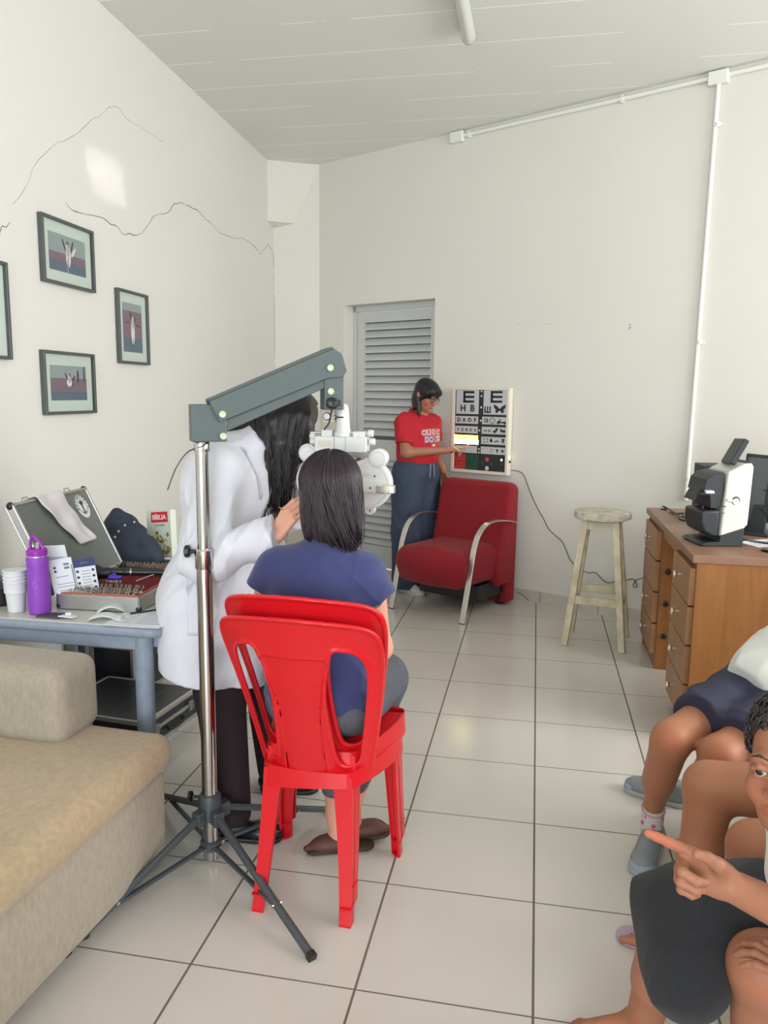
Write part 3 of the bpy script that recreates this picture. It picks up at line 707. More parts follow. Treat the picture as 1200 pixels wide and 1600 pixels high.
# ---- wooden desk
def wood(name, rgb, rgb2, sc=(1, 1, 1)):
    m = bpy.data.materials.new(name); m.use_nodes = True; nt = m.node_tree; b = nt.nodes['Principled BSDF']; N = nt.nodes.new
    tc = N('ShaderNodeTexCoord'); mp = N('ShaderNodeMapping'); mp.inputs['Scale'].default_value = sc; nt.links.new(tc.outputs['Object'], mp.inputs[0])
    n = N('ShaderNodeTexNoise'); n.inputs['Scale'].default_value = 3; n.inputs['Detail'].default_value = 8; n.inputs['Distortion'].default_value = 1.2; nt.links.new(mp.outputs[0], n.inputs['Vector'])
    x = N('ShaderNodeMix'); x.data_type = 'RGBA'; x.inputs['A'].default_value = lin(rgb)+(1,); x.inputs['B'].default_value = lin(rgb2)+(1,)
    r = N('ShaderNodeMapRange'); r.inputs[1].default_value = .35; r.inputs[2].default_value = .65; nt.links.new(n.outputs['Fac'], r.inputs[0]); nt.links.new(r.outputs[0], x.inputs['Factor'])
    nt.links.new(x.outputs['Result'], b.inputs['Base Color']); b.inputs['Roughness'].default_value = .42; return m
M_wside = wood('orange_brown_veneer', (150, 100, 52), (138, 88, 42), (6, 6, .8))
M_wfront = wood('drawer_veneer', (164, 122, 84), (150, 108, 72), (6, 6, .8))
M_wtop = wood('desktop_veneer', (146, 112, 90), (134, 100, 80), (3, .6, 3))
M_knob = mat('bright_metal_knob', (220, 214, 200), .22, metal=.9); M_dknob = mat('dark_metal_knob', (84, 84, 82), .3, metal=.8)
dk = thing('desk', 'brown wooden desk with drawers standing right of the stool', 'desk', (1.05, -.72, 0))
m = MB(); m.bb((.628, -1.455, .815), (1.42, .01, .85)); m.build('desktop', M_wtop, dk, smooth=0, bevel=.003)
m = MB(); m.bb((.648, -1.448, 0), (1.40, -1.43, .815)); m.build('end_panel', M_wside, dk, smooth=0, bevel=.001)
m = MB(); m.bb((.648, -.01, 0), (1.40, .006, .815)); m.build('end_panel', M_wside, dk, smooth=0, bevel=.001)
m = MB(); m.bb((.655, -1.43, .03), (1.40, -1.0, .812)); m.build('pedestal', M_wside, dk, smooth=0, bevel=.001)
m = MB(); m.bb((.655, -.47, 0), (1.40, -.012, .812)); m.build('pedestal', M_wside, dk, smooth=0, bevel=.001)
m = MB(); m.bb((.66, -1.0, .75), (.68, -.47, .814)); m.build('kneehole_rail', M_wfront, dk, smooth=0, bevel=.001)
zs = [.085, .262, .44, .617, .79]
for (ya, yb) in ((-1.425, -1.005), (-.462, -.02)):
    for i in range(4):
        m = MB(); m.bb((.626, ya, zs[i]+.004), (.655, yb, zs[i+1]-.004)); d_ = m.build('drawer', M_wfront, dk, smooth=0, bevel=.004)
        if ya > -1 and i == 2: continue
        yc = (ya+yb)/2; zc = (zs[i]+zs[i+1])/2+.01
        m = MB(); m.lathe([(.006, 0), (.006, .014), (.013, .018), (.0165, .026), (.014, .033), (.005, .036)], (.626, yc, zc), (-1, 0, 0), 16); m.build('knob', M_knob, d_)
for z in (.80-.06, .565, .385, .20):
    m = MB(); m.lathe([(.006, 0), (.006, .012), (.016, .016), (.018, .024), (.013, .030), (.006, .030)], (.69, -.47, z), (0, -1, 0), 16); m.build('knob', M_dknob, dk)

# ---- sofa
M_sofa = mat('beige_chenille', (160, 150, 132), .95, bump=.8, bscale=420, var=.10, vscale=90, stretch=(1, 1, .35), sheen=.25)
sf = thing('sofa', 'beige chenille sofa with a low end bolster in the near left corner', 'sofa', (-1.775, -3.7, 0), math.radians(-3.5))
M_sofa2 = mat('beige_chenille_worn_seat', (168, 148, 118), .95, bump=.8, bscale=420, var=.10, vscale=60, sheen=.25)
def sl(p):
    q = MW[sf.name] @ Vector(p); return tuple(q)
S = SD(.02); S.rbox((.170, .04, .208), (.405, .93, .148), .035); S.disp = lump(.0018, 14, 5); sd_build(S, 'base', M_sofa, sf, .012, local=True)
S = SD(.03); S.rbox((.180, .035, .408), (.425, .95, .064), .052)
_l1 = lump(.004, 9, 8); _l2 = lump(.0035, 28, 9, (2.2, .5, 1))
S.disp = lambda X, Y, Z: _l1(X, Y, Z)+_l2(X, Y, Z)*np.exp(-((X+.05)/.25)**2-((Y-.6)/.3)**2)+.018*np.exp(-((X-.1)/.3)**2-((Y-.1)/.5)**2)
sd_build(S, 'seat_cushion', M_sofa2, sf, .010, local=True)
S = SD(.03); S.rbox((-.03, .895, .575), (.36, .11, .122), .05); S.disp = lump(.002, 12, 11); sd_build(S, 'end_bolster', M_sofa, sf, .010, local=True)
S = SD(.03); S.rbox((-.23, -.12, .45), (.10, .84, .28), .06); S.disp = lump(.002, 12, 12); sd_build(S, 'backrest', M_sofa, sf, .014, local=True)
for (x, y) in ((.50, .62), (.50, -.75), (-.2, .85), (-.2, -.8)):
    m = MB(); m.lathe([(.016, 0), (.022, .065)], (x, y, 0), n=14); m.build('foot', mat('dark_brown_foot', (70, 52, 46), .5), sf, local=True)

# ---- grey-blue work table with round legs
M_tbl = mat('grey_blue_enamel', (136, 146, 160), .42, bump=.1, bscale=60, var=.08, vscale=30)
M_tblt = mat('pale_grey_laminate', (196, 194, 186), .3)
tb = thing('work_table', 'old grey-blue metal table along the left wall', 'table', (-1.74, -2.1, 0))
def rrect(x0, x1, y0, y1, r, n=6):
    P = []
    for (cx, cy, a0) in ((x1-r, y1-r, 0), (x0+r, y1-r, PI/2), (x0+r, y0+r, PI), (x1-r, y0+r, 1.5*PI)):
        for i in range(n+1): a = a0+i/n*PI/2; P.append((cx+r*math.cos(a), cy+r*math.sin(a)))
    return P
m = MB(); m.prism(rrect(-2.25, -1.222, -2.635, -1.55, .06), (0, 0, .712), (1, 0, 0), (0, 1, 0), (0, 0, .036)); m.build('rim', M_tbl, tb, smooth=40, bevel=.014, seg=3)
m = MB(); m.prism(rrect(-2.243, -1.232, -2.625, -1.56, .055), (0, 0, .742), (1, 0, 0), (0, 1, 0), (0, 0, .008)); m.build('tabletop', M_tblt, tb, smooth=40, bevel=.002)
for (x, y) in ((-1.308, -2.585), (-2.2, -2.585), (-1.272, -1.60), (-2.2, -1.60)):
    m = MB(); m.lathe([(.024, 0), (.028, .01), (.031, .45), (.031, .718)], (x, y, 0), n=20); m.build('leg', M_tbl, tb)
for (a, b) in (((-2.18, -2.61, .665), (-1.32, -2.585, .718)), ((-2.18, -1.61, .665), (-1.29, -1.59, .718)), ((-1.285, -2.57, .665), (-1.262, -1.62, .718)), ((-2.21, -2.57, .665), (-2.19, -1.62, .718))):
    m = MB(); m.bb(a, b); m.build('apron_rail', M_tbl, tb, smooth=0, bevel=.003)
m = MB(); m.tube([(-1.75, -2.0, .70), (-1.80, -2.0, .70)], .01); m.bb((-1.80, -2.2, .10), (-1.77, -2.17, .71)); m.build('centre_brace', M_tbl, tb, smooth=0)

# ---- grey bench the children sit on
M_bench = mat('grey_woven_bench', (128, 124, 116), .95, bump=1.0, bscale=260, var=.3, vscale=140)
bn_ = thing('upholstered_bench', 'low grey woven bench under the seated children at the right edge', 'bench', (.98, -3.0, 0))
S = SD(.03); S.rbox((1.08, -3.15, .325), (.40, 1.02, .085), .05); sd_build(S, 'bench_seat', M_bench, bn_, .014)
S = SD(.02); S.rbox((1.10, -3.15, .15), (.34, .96, .11), .02); sd_build(S, 'bench_base', M_bench, bn_, .016)
for (x, y) in ((.80, -2.25), (1.38, -2.25), (.80, -4.05), (1.38, -4.05)):
    m = MB(); m.lathe([(.018, 0), (.022, .05)], (x, y, 0), n=12); m.build('foot', M_blk, bn_)
# ================================================================== the vision chart on the back wall
M_ivory = mat('ivory_painted_frame', (226, 218, 200), .4); M_cb = mat('chart_black', (34, 40, 38), .5); M_cw = mat('chart_pale_panel', (190, 194, 196), .45)
M_lit = mat('lit_chart_row', (250, 250, 120), .4, emit=6.0, emit_rgb=(255, 236, 70)); M_lit2 = mat('lit_row_white_core', (255, 255, 225), .4, emit=10.0, emit_rgb=(255, 250, 190))
M_cr = mat('chart_red_panel', (190, 62, 62), .45); M_cg = mat('chart_green_panel', (34, 78, 62), .45); M_ct = mat('chart_ink', (28, 34, 34), .5)
ct = thing('vision_chart', 'lit eye chart light box hung on the wall above the red armchair', 'eye chart', tuple(bw(bx(-.4415), .925, .03)))
CO = bw(bx(-.4415), 1.245, 0)
def cz(zx, zy): return ((zx-572)/975*.500, (790-zy)/1420*.64)
def crect(m, x0, x1, y0, y1, o0, o1, mm=0):
    a = cz(x0, y1); b = cz(x1, y0); m.prism([(a[0], a[1]), (b[0], a[1]), (b[0], b[1]), (a[0], b[1])], CO+BN*o0, BD, (0, 0, 1), BN*(o1-o0), m=mm)
m = MB(); crect(m, 85, 1060, 80, 1500, .005, .05); m.build('light_box', M_ivory, ct, smooth=0, bevel=.003)
m = MB(); crect(m, 85, 1060, 80, 112, .05, .058); crect(m, 85, 1060, 1448, 1500, .05, .058); crect(m, 85, 138, 112, 1448, .05, .058); crect(m, 1018, 1060, 112, 1448, .05, .058); m.build('frame', M_ivory, ct, smooth=0, bevel=.002)
m = MB(); crect(m, 138, 1018, 112, 1448, .05, .052); face = m.build('chart_face', M_cb, ct, smooth=0)
m = MB()
for (x0, x1, y0, y1) in ((155, 548, 114, 513), (628, 1018, 114, 513), (150, 545, 550, 675), (612, 1018, 550, 675), (148, 542, 716, 833), (610, 1016, 716, 833), (606, 1014, 880, 1003), (296, 538, 1045, 1165), (145, 296, 1045, 1165), (602, 1010, 1045, 1165)): crect(m, x0, x1, y0, y1, .052, .0526)
m.build('pale_panels', M_cw, face, smooth=0)
m = MB(); crect(m, 138, 548, 868, 945, .052, .0535, 0); crect(m, 138, 560, 945, 1018, .052, .0535, 1); m.build('lit_row', [M_lit, M_lit2], face, smooth=0)
m = MB(); crect(m, 140, 338, 1190, 1445, .052, .0526); m.build('red_panel', M_cr, face, smooth=0)
m = MB(); crect(m, 345, 556, 1190, 1445, .052, .0526); m.build('green_panel', M_cg, face, smooth=0)
m = MB(); S2 = .64/1420
def ctx(body, x, y, h, ux=BD, uz=(0, 0, 1), o=.0528, mm=0, sp=None, bold=.0022):
    if sp is None: c = cz(x, y); m.text(body, h*S2*1.38, CO+BD*c[0]+np.array((0, 0, c[1]))+BN*o, ux, uz, .0004, mm, bold=bold)
    else:
        for i, ch in enumerate(body):
            if ch != ' ': ctx(ch, x+i*sp, y, h, ux, uz, o, mm, None, bold)
def bars(x0, x1, y0, y1, mode):
    """the tumbling E: three bars and a spine"""
    w = (y1-y0)/5; h = (x1-x0)/5
    if mode in 'ER':
        for k in (0, 2, 4): crect(m, x0, x1, y0+w*k, y0+w*(k+1), .0526, .0532)
        crect(m, *((x0, x0+h) if mode == 'E' else (x1-h, x1)), y0, y1, .0526, .0532)
    else:
        for k in (0, 2, 4): crect(m, x0+h*k, x0+h*(k+1), y0, y1, .0526, .0532)
        crect(m, x0, x1, *((y1-w, y1) if mode == 'U' else (y0, y0+w)), .0526, .0532)
bars(278, 468, 132, 326, 'E'); bars(745, 938, 128, 320, 'E'); bars(645, 752, 380, 488, 'U'); bars(642, 712, 580, 645, 'R')
ctx('H', 278, 422, 112); ctx('B', 440, 420, 112); ctx('DAOF', 208, 615, 66, sp=94, bold=.0018); ctx('FZBDE', 202, 778, 46, sp=74, bold=.0012)
bars(645, 695, 765, 800, 'D'); bars(720, 768, 760, 798, 'E')
for i in range(2):
    for j in range(2): bars(640+i*55, 668+i*55, 905+j*48, 930+j*48, 'EURD'[i+2*j])
for i in range(3): ctx('E', 628+i*42, 1085, 20, bold=.0003); ctx('E', 628+i*42, 1140, 12, bold=0)
for i in range(4): ctx('OFLT'[i], 320+i*55, 1085, 20, bold=.0002); ctx('ZPDE'[i], 320+i*55, 1135, 12, bold=0)
def disc(x, y, r, mm=0, r2=None, o=.0532, n=20):
    c = cz(x, y); R = r*S2
    if r2 is None: m.prism([(c[0]+R*math.cos(a), c[1]+R*math.sin(a)) for a in np.linspace(0, 2*PI, n+1)[:-1]], CO+BN*(o-.0006), BD, (0, 0, 1), BN*.0006, m=mm)
    else:
        A = np.linspace(0, 2*PI, n+1)
        for i in range(n):
            q = [(c[0]+k*S2*math.cos(a), c[1]+k*S2*math.sin(a)) for k, a in ((r2, A[i]), (r, A[i]), (r, A[i+1]), (r2, A[i+1]))]; m.prism(q, CO+BN*(o-.0006), BD, (0, 0, 1), BN*.0006, m=mm)
def shape(pts, mm=0): m.prism([cz(*p) for p in pts], CO+BN*.0526, BD, (0, 0, 1), BN*.0006, m=mm)
for sx in (-1, 1):  # butterfly
    X = lambda v: 900+sx*v
    shape([(X(-4), 425), (X(40), 375), (X(100), 345), (X(92), 400), (X(60), 432), (X(72), 455), (X(55), 492), (X(28), 470), (X(-4), 440)][::sx])
disc(785, 613, 55, 0, 46); disc(765, 600, 6); disc(805, 600, 6); shape([(760, 630), (785, 648), (810, 630), (785, 638)])
shape([(862, 640), (870, 615), (900, 608), (930, 630), (965, 625), (1000, 620), (1010, 645), (960, 650), (900, 650)]); disc(880, 648, 20); disc(988, 648, 20); shape([(900, 575), (912, 570), (925, 608), (905, 610)])
shape([(795, 780), (830, 770), (850, 730), (885, 735), (875, 770), (850, 800), (840, 815), (810, 810)]); shape([(915, 745), (940, 735), (950, 765), (990, 755), (1008, 770), (985, 815), (965, 790), (930, 805)])
shape([(750, 925), (775, 900), (800, 935), (790, 970), (760, 965)]); shape([(825, 955), (860, 930), (905, 945), (905, 960), (865, 950), (835, 970)]); shape([(940, 915), (970, 900), (1005, 915), (985, 930), (990, 965), (950, 965), (958, 930)])
disc(782, 1103, 32, 0, 26); shape([(850, 1085), (880, 1075), (905, 1085), (892, 1100), (892, 1130), (868, 1130), (868, 1100)]); shape([(945, 1085), (965, 1075), (990, 1105), (980, 1130), (958, 1125)])
ctx('PT', 180, 1235, 40, sp=105, bold=.0006); ctx('ZND', 175, 1315, 36, sp=58, bold=.0006); ctx('DAO', 175, 1370, 28, sp=58, bold=.0004)
ctx('TM', 410, 1235, 40, sp=100, bold=.0006); ctx('DNZ', 400, 1320, 34, sp=62, bold=.0006); ctx('OAD', 400, 1375, 24, sp=58, bold=.0004)
m.build('printed_symbols', M_ct, face, smooth=0)
m = MB()
ctx('OPLOF', 200, 915, 24, o=.0538, sp=72, bold=.0002); m.build('lit_letters', mat('lit_letter_green', (150, 170, 20), .5, emit=2.2, emit_rgb=(180, 200, 30)), face, smooth=0)
M_ind = [mat('pale_disc', (206, 206, 202), .4), mat('lit_white_dot', (255, 255, 240), .4, emit=3), mat('pink_disc', (206, 60, 84), .4), mat('dull_green_disc', (36, 66, 58), .4)]
for (x, y, r_, k) in [(590 if y < 700 else 572, y, 17, 0) for y in (135, 212, 398, 618, 780, 1090, 1148)]+[(717, 1403, 36, 0), (957, 1248, 17, 1), (958, 1318, 6, 0), (716, 1256, 36, 2), (645, 1330, 35, 3), (785, 1330, 35, 3)]:
    m = MB(); disc(x, y, r_, 0); m.build('indicator_light', M_ind[k], face, smooth=0)
m = MB(); p = CO+BD*.252+np.array((0, 0, -.182))+BN*.03; m.ball(p, .007); m.build('pilot_lamp', mat('glowing_pilot', (255, 240, 170), .4, emit=5), ct)
m = MB(); p = CO+BD*.250+np.array((0, 0, -.218))+BN*.03; m.lathe([(.008, 0), (.008, .010), (.005, .012)], p, BD, 12); m.build('switch_knob', M_blk, ct)
m = MB(); cpts = [(-.21, .965), (-.16, .962), (-.12, .935), (-.066, .81), (-.01, .70), (.033, .633), (.072, .562), (.12, .52), (.173, .478), (.21, .40), (.235, .352), (.289, .305), (.354, .284), (.404, .293), (.461, .243), (.50, .238), (.542, .258), (.60, .275), (.645, .288), (.668, .25), (.655, .232), (.645, .25), (.66, .285), (.70, .306), (.75, .31)]
m.tube([p for p in spline([bw(bx(x), z, .012 if i > 1 else .022) for i, (x, z) in enumerate(cpts)], 4)], .0028, 6)
tag(m.build('power_cord', M_blk), 'thin black power cord hanging from the eye chart along the wall', 'cord')
m = MB(); m.tube(spline([bw(bx(x), z, o) for x, z, o in ((-.14, .055, .02), (-.09, .045, .03), (-.03, .012, .05))], 4), .0022, 5)
tag(m.build('loose_wire', M_blk), 'short loose black wire lying against the baseboard beside the armchair', 'wire')

# ================================================================== tripod floor stand carrying the phoropter
M_arm2 = mat('dark_grey_powder_coat', (84, 94, 94), .45, spec=.4); M_legp = mat('charcoal_tripod_enamel', (66, 72, 76), .4); M_cream = mat('cream_bolt_cap', (190, 196, 164), .35)
M_pole = mat('stainless_pole', (190, 188, 184), .14, metal=1.0)
PX, PY = -1.034, -2.70
sd_ = thing('floor_stand', 'chrome pole stand on a grey folding tripod carrying the phoropter arm', 'stand', (PX, PY, 0))
m = MB(); m.cyl((PX, PY, 1.0), (PX, PY, 1.37), .0195, 32); m.build('upper_pole', M_pole, sd_)
m = MB(); m.cyl((PX, PY, .015), (PX, PY, 1.0), .0245, 32); m.build('lower_pole', M_pole, sd_)
m = MB(); m.lathe([(.0235, 0), (.024, .004), (.024, .030), (.0215, .034)], (PX, PY, 1.337), n=28); m.build('top_collar', M_pole, sd_)
m = MB(); m.lathe([(.0275, 0), (.029, .004), (.029, .058), (.026, .062)], (PX, PY, .978), n=32); cl = m.build('height_clamp', M_pole, sd_)
m = MB(); m.cyl((PX-.025, PY-.005, 1.03), (PX-.045, PY-.009, 1.03), .006); m.lathe([(.014, 0), (.020, .004), (.020, .014), (.012, .018)], (PX-.042, PY-.008, 1.03), (-1, -.2, 0), 9); m.build('clamp_knob', M_blk, cl)
m = MB(); m.lathe([(.030, .150), (.036, .156), (.037, .218), (.033, .235), (.0265, .240)], (PX, PY, 0), n=24)
F_ = [np.array((-.588, -3.07)), np.array((-1.245, -3.19)), np.array((-.735, -2.33)), np.array((-1.40, -2.36))]
C_ = np.array((PX, PY))
for f in F_:
    d = unit(f-C_); m.box((PX+d[0]*.045, PY+d[1]*.045, .172), (.04, .034, .045), rotm((0, 0, 1), math.atan2(d[1], d[0])))
m.build('hub', M_legp, sd_, bevel=.003)
m = MB(); m.lathe([(.0265, .045), (.034, .050), (.034, .075), (.0265, .080)], (PX, PY, 0), n=24); m.build('strut_ring', M_legp, sd_)
m = MB(); d = unit(F_[3]-C_); d = unit((-1, -.1)); m.cyl((PX+d[0]*.034, PY+d[1]*.034, .222), (PX+d[0]*.062, PY+d[1]*.062, .222), .005); m.lathe([(.012, 0), (.018, .003), (.018, .012), (.010, .015)], (PX+d[0]*.058, PY+d[1]*.058, .222), (d[0], d[1], 0), 10); m.build('hub_knob', M_blk, sd_)
for f in F_:
    d = unit(f-C_); a = np.array((PX+d[0]*.052, PY+d[1]*.052, .172)); b = np.array((f[0], f[1], .011)); sd2 = np.array((-d[1], d[0], 0))
    m = MB(); m.sweep([a, b], [(-.0105, -.0065), (-.0105, .0065), (-.003, .0115), (.003, .0115), (.0105, .0065), (.0105, -.0065)]); lg = m.build('leg', M_legp, sd_, smooth=0, bevel=.001)
    m = MB(); m.sweep([b+unit(b-a)*-.012, b+unit(b-a)*.008], [(-.012, -.010), (-.012, .009), (0, .013), (.012, .009), (.012, -.010)]); m.build('foot_cap', M_blk, lg, smooth=0, bevel=.001)
    q = a+(b-a)*.66; r0 = np.array((PX+d[0]*.036, PY+d[1]*.036, .062))
    m = MB(); m.sweep([r0, q+sd2*.001+np.array((0, 0, -.008))], [(-.007, -.005), (-.007, .005), (.007, .005), (.007, -.005)]); m.build('strut', M_legp, sd_, smooth=0, bevel=.001)
    for c in (a, q, r0): m = MB(); m.cyl(c-sd2*.0145, c+sd2*.0145, .006, 10); m.build('pivot_bolt', M_pole, sd_)
# bracket and spring arm, in the vertical plane from the pole towards the patient
AD = unit((.385, .24, 0)); AN = np.array((AD[1], -AD[0], 0)); A0 = np.array((PX, PY, 0))
def ap(s, z, o=0): return A0+AD*s+AN*o+np.array((0, 0, z))
def aprism(m, poly, o0, o1, mm=0): m.prism([(p[0], p[1]) for p in poly], A0+AN*o0, AD, (0, 0, 1), AN*(o1-o0), m=mm)
m = MB(); aprism(m, [(-.032, 1.367), (.072, 1.367), (.072, 1.478), (-.032, 1.478)], -.030, .030); m.build('pole_bracket', M_arm2, sd_, smooth=0, bevel=.004)
m = MB()
poly = [(.020, 1.487), (.050, 1.425), (.385, 1.560), (.437, 1.565), (.448, 1.585), (.432, 1.635), (.405, 1.652)]
aprism(m, poly, .031, .037); aprism(m, poly, -.037, -.031)
aprism(m, [(.020, 1.487), (.405, 1.652), (.401, 1.657), (.018, 1.492)], -.037, .037)
ar_ = m.build('arm_cover', M_arm2, sd_, smooth=0, bevel=.003)
m = MB(); aprism(m, [(.06, 1.392), (.40, 1.538), (.40, 1.566), (.06, 1.428)], -.022, .022); m.build('lower_arm', M_arm2, sd_, smooth=0, bevel=.003)
m = MB(); aprism(m, [(.378, 1.463), (.442, 1.463), (.442, 1.60), (.378, 1.60)], -.026, .026); eb = m.build('end_bracket', M_arm2, sd_, smooth=0, bevel=.004)
for s_, z, o in ((.058, 1.449, .038), (.060, 1.384, .031), (.392, 1.592, .038), (.397, 1.520, .027)):
    m = MB(); m.lathe([(.0105, 0), (.0105, .004), (.008, .006), (.0045, .0045)], ap(s_, z, o), AN, 20); m.build('bolt_cap', M_cream, sd_)
m = MB(); m.lathe([(.012, 0), (.018, .004), (.0185, .018), (.013, .022), (.008, .020)], ap(.399, 1.484, .026), AN, 22); m.box(ap(.410, 1.484, .036), (.03, .012, .018), rotm((0, 0, 1), math.atan2(AD[1], AD[0]))); m.build('tension_knob', M_blk, sd_)
m = MB(); m.tube(spline([ap(.33, 1.545, .0), ap(.40, 1.54, .015), ap(.42, 1.50, -.03), ap(.41, 1.43, -.02), ap(.385, 1.40, 0)], 6), .003, 6); m.build('cable', M_blk, sd_); m = MB(); m.tube(spline([ap(.02, 1.37, .02), ap(.0, 1.355, .03), ap(-.04, 1.335, -.01), ap(-.075, 1.285, -.02), ap(-.10, 1.22, -.03)], 5), .0018, 6); m.build('cable', M_blk, sd_)

# ---- phoropter
M_pw2 = mat('phoropter_white_enamel', (206, 206, 204), .3, spec=.5); M_pcr = mat('phoropter_cream', (200, 194, 172), .35); M_sil = mat('silver_fitting', (200, 200, 196), .25, metal=.8)
ph = thing('phoropter', 'white phoropter hanging in front of the seated patient', 'phoropter', (-.66, -2.43, 1.30))
PYY = -2.425
def pp(px, py, o=0):  # photo-plane sketch coordinates -> the instrument's own face plane, o towards the patient
    return np.array((-.663+(px-537)*.00204+(py-700)*.00009, PYY-o+.0, 1.338-(py-700)*.00204))
def pbox(m, x0, x1, y0, y1, o0, o1, mm=0):
    a = pp(x0, y1, o0); b = pp(x1, y0, o1); m.bb((a[0], b[1], a[2]), (b[0], a[1], b[2]), mm)
def pdisc(m, x, y, r, o0, o1, n=40, mm=0): c = pp(x, y, o0); m.lathe([(r-.003, 0), (r, .003), (r, o1-o0-.003), (r-.003, o1-o0)], c, (0, -1, 0), n, mm)
for sx, ex, ey, cx, cy in ((-1, 479, 709, 497, 754), (1, 594, 715, 574, 757)):
    m = MB(); pdisc(m, cx, cy, .082, -.03, .012); pdisc(m, ex, ey, .031, -.028, .016, 28)
    pbox(m, min(cx, ex)-4, max(cx, ex)+6, 712, 752, -.02, .010)
    c = pp(cx+sx*3, cy+40, -.02); m.lathe([(.018, 0), (.018, .028)], c, (0, -1, 0), 20)
    hd = m.build('lens_battery', M_pw2, ph, smooth=40, bevel=.0015)
    m = MB(); pdisc(m, cx, cy, .072, .012, .014); m.build('rear_cover', M_pw2, hd, smooth=40)
    m = MB(); pdisc(m, ex, ey, .024, .016, .019, 28); m.build('dial', M_pw2, hd, smooth=40)
    m = MB(); pdisc(m, cx+sx*14, cy-14, .003, .012, .016, 10); pdisc(m, cx+sx*4, cy+42, .0025, .008, .011, 10); m.build('screw', M_blk, hd)
    m = MB(); pbox(m, cx-16, cx+9, 722, 741, .014, .0165); m.build('recessed_plate', M_pw2, hd, smooth=0, bevel=.001)
m = MB(); pbox(m, 492, 578, 681, 706, -.03, .026); m.build('carriage', M_pw2, ph, smooth=0, bevel=.004)
m = MB(); pbox(m, 524, 527, 682, 706, .026, .0268); pbox(m, 543, 545, 682, 706, .026, .0268); m.build('carriage_groove', mat('grey_groove', (170, 170, 160), .5), ph, smooth=0)
m = MB(); pbox(m, 499, 522, 687, 697, .026, .0272); m.build('label_plate', M_pcr, ph, smooth=0)
m = MB(); pbox(m, 504, 522, 671, 682, -.02, .018); pbox(m, 555, 575, 673, 683, -.02, .018); m.build('level_block', M_pw2, ph, smooth=0, bevel=.002)
m = MB(); pbox(m, 542, 580, 706, 714, -.01, .014); m.build('hanger_plate', M_sil, ph, smooth=0, bevel=.001)
m = MB(); a = pp(484, 676, 0); b = pp(588, 676, 0); m.cyl(a, b, .0045, 12); m.build('cross_rod', M_sil, ph)
for x, y, dx in ((492, 682, -1), (578, 676, 1), (580, 689, 1), (492, 690, -1)):
    m = MB(); c = pp(x, y, .0); n = 12
    m.lathe([(.009, 0), (.012, .003), (.012, .016), (.009, .019)], c, (dx, 0, 0), 10); m.build('adjustment_knob', M_pw2, ph)
m = MB(); c = pp(537, 681, 0); m.lathe([(.030, 0), (.030, .010), (.027, .014), (.024, .02), (.021, .06), (.0195, .085), (.0175, .096), (.012, .100)], c, n=28); m.build('centre_post', M_pw2, ph)
m = MB(); c = pp(537, 640, 0); m.lathe([(.0200, 0), (.0200, .010), (.014, .016)], c+np.array((0, 0, .005)), n=24); m.build('post_cap', mat('pinkish_cap', (224, 200, 196), .4), ph)
m = MB(); c = pp(531, 651, .02); m.tube([c+np.array((-.008, 0, .006)), c+np.array((.006, -.002, 0)), c+np.array((-.008, 0, -.006))], .002, 6); m.cyl(c+np.array((.004, 0, 0)), c+np.array((.022, -.003, 0)), .002); m.build('index_mark', M_blk, ph)
m = MB(); pbox(m, 507, 527, 640, 660, -.012, .012); m.build('rotation_clamp', M_pcr, ph, smooth=0, bevel=.003)
m = MB(); c = pp(514, 650, .012); m.lathe([(.011, 0), (.011, .008), (.008, .010)], c, (0, -1, 0), 20); m.build('lock_button', M_pw2, ph)
m = MB(); A_ = np.linspace(0, 2*PI, 17); m.tube([c+np.array((math.cos(a)*.0125, -.004, math.sin(a)*.0125)) for a in A_], .0014, 6, cap=False); m.build('ring', M_blk, ph)
m = MB(); pbox(m, 566, 600, 755, 768, .014, .030); m.build('forehead_rest_bar', M_pw2, ph, smooth=0, bevel=.002)
m = MB(); pbox(m, 591, 621, 756, 769, .010, .036); m.build('chrome_slide', M_sil, ph, smooth=0, bevel=.003)
m = MB(); c = pp(608, 762, .036); m.lathe([(.013, 0), (.013, .006), (.010, .008)], c, (0, -1, 0), 18); m.build('cream_dial', M_pcr, ph)
m = MB(); pdisc(m, 582, 761, .0028, .030, .033, 10); m.build('screw', M_blk, ph)
# ================================================================== things on the work table
TZ = .7505
# open trial lens case
CR = math.radians(3)
lc = thing('trial_lens_case', 'open aluminium optician case full of trial lenses on the work table', 'lens case', (-1.545, -2.23, TZ), CR)
M_cg_ = mat('grey_case_panel', (112, 116, 114), .6, bump=.15, bscale=500); M_or = mat('orange_wood_lining', (176, 92, 60), .6); M_lr = mat('red_velvet_lining', (122, 22, 34), .9); M_lensr = mat('lens_rim_metal', (176, 172, 164), .3, metal=.8)
hx, hy = .155, .255
m = MB()
for (a, b) in (((-hx, -hy, .0), (hx, -hy+.008, .055)), ((-hx, hy-.008, .0), (hx, hy, .055)), ((-hx, -hy, .0), (-hx+.008, hy, .055)), ((hx-.008, -hy, .0), (hx, hy, .055)), ((-hx, -hy, .0), (hx, hy, .006))): m.bb(a, b)
m.build('case_base', M_alu, lc, smooth=0, bevel=.002, local=True)
m = MB()
for (a, b) in (((-hx+.008, -hy+.008, .03), (hx-.008, -hy+.014, .060)), ((-hx+.008, hy-.014, .03), (hx-.008, hy-.008, .060)), ((-hx+.008, -hy+.01, .03), (-hx+.014, hy-.01, .060)), ((hx-.014, -hy+.01, .03), (hx-.008, hy-.01, .060))): m.bb(a, b)
m.build('wood_lining', M_or, lc, smooth=0, local=True, bevel=.001)
m = MB(); m.bb((-hx+.014, -hy+.014, .006), (hx-.014, hy-.014, .034)); m.build('tray', M_lr, lc, smooth=0, local=True)
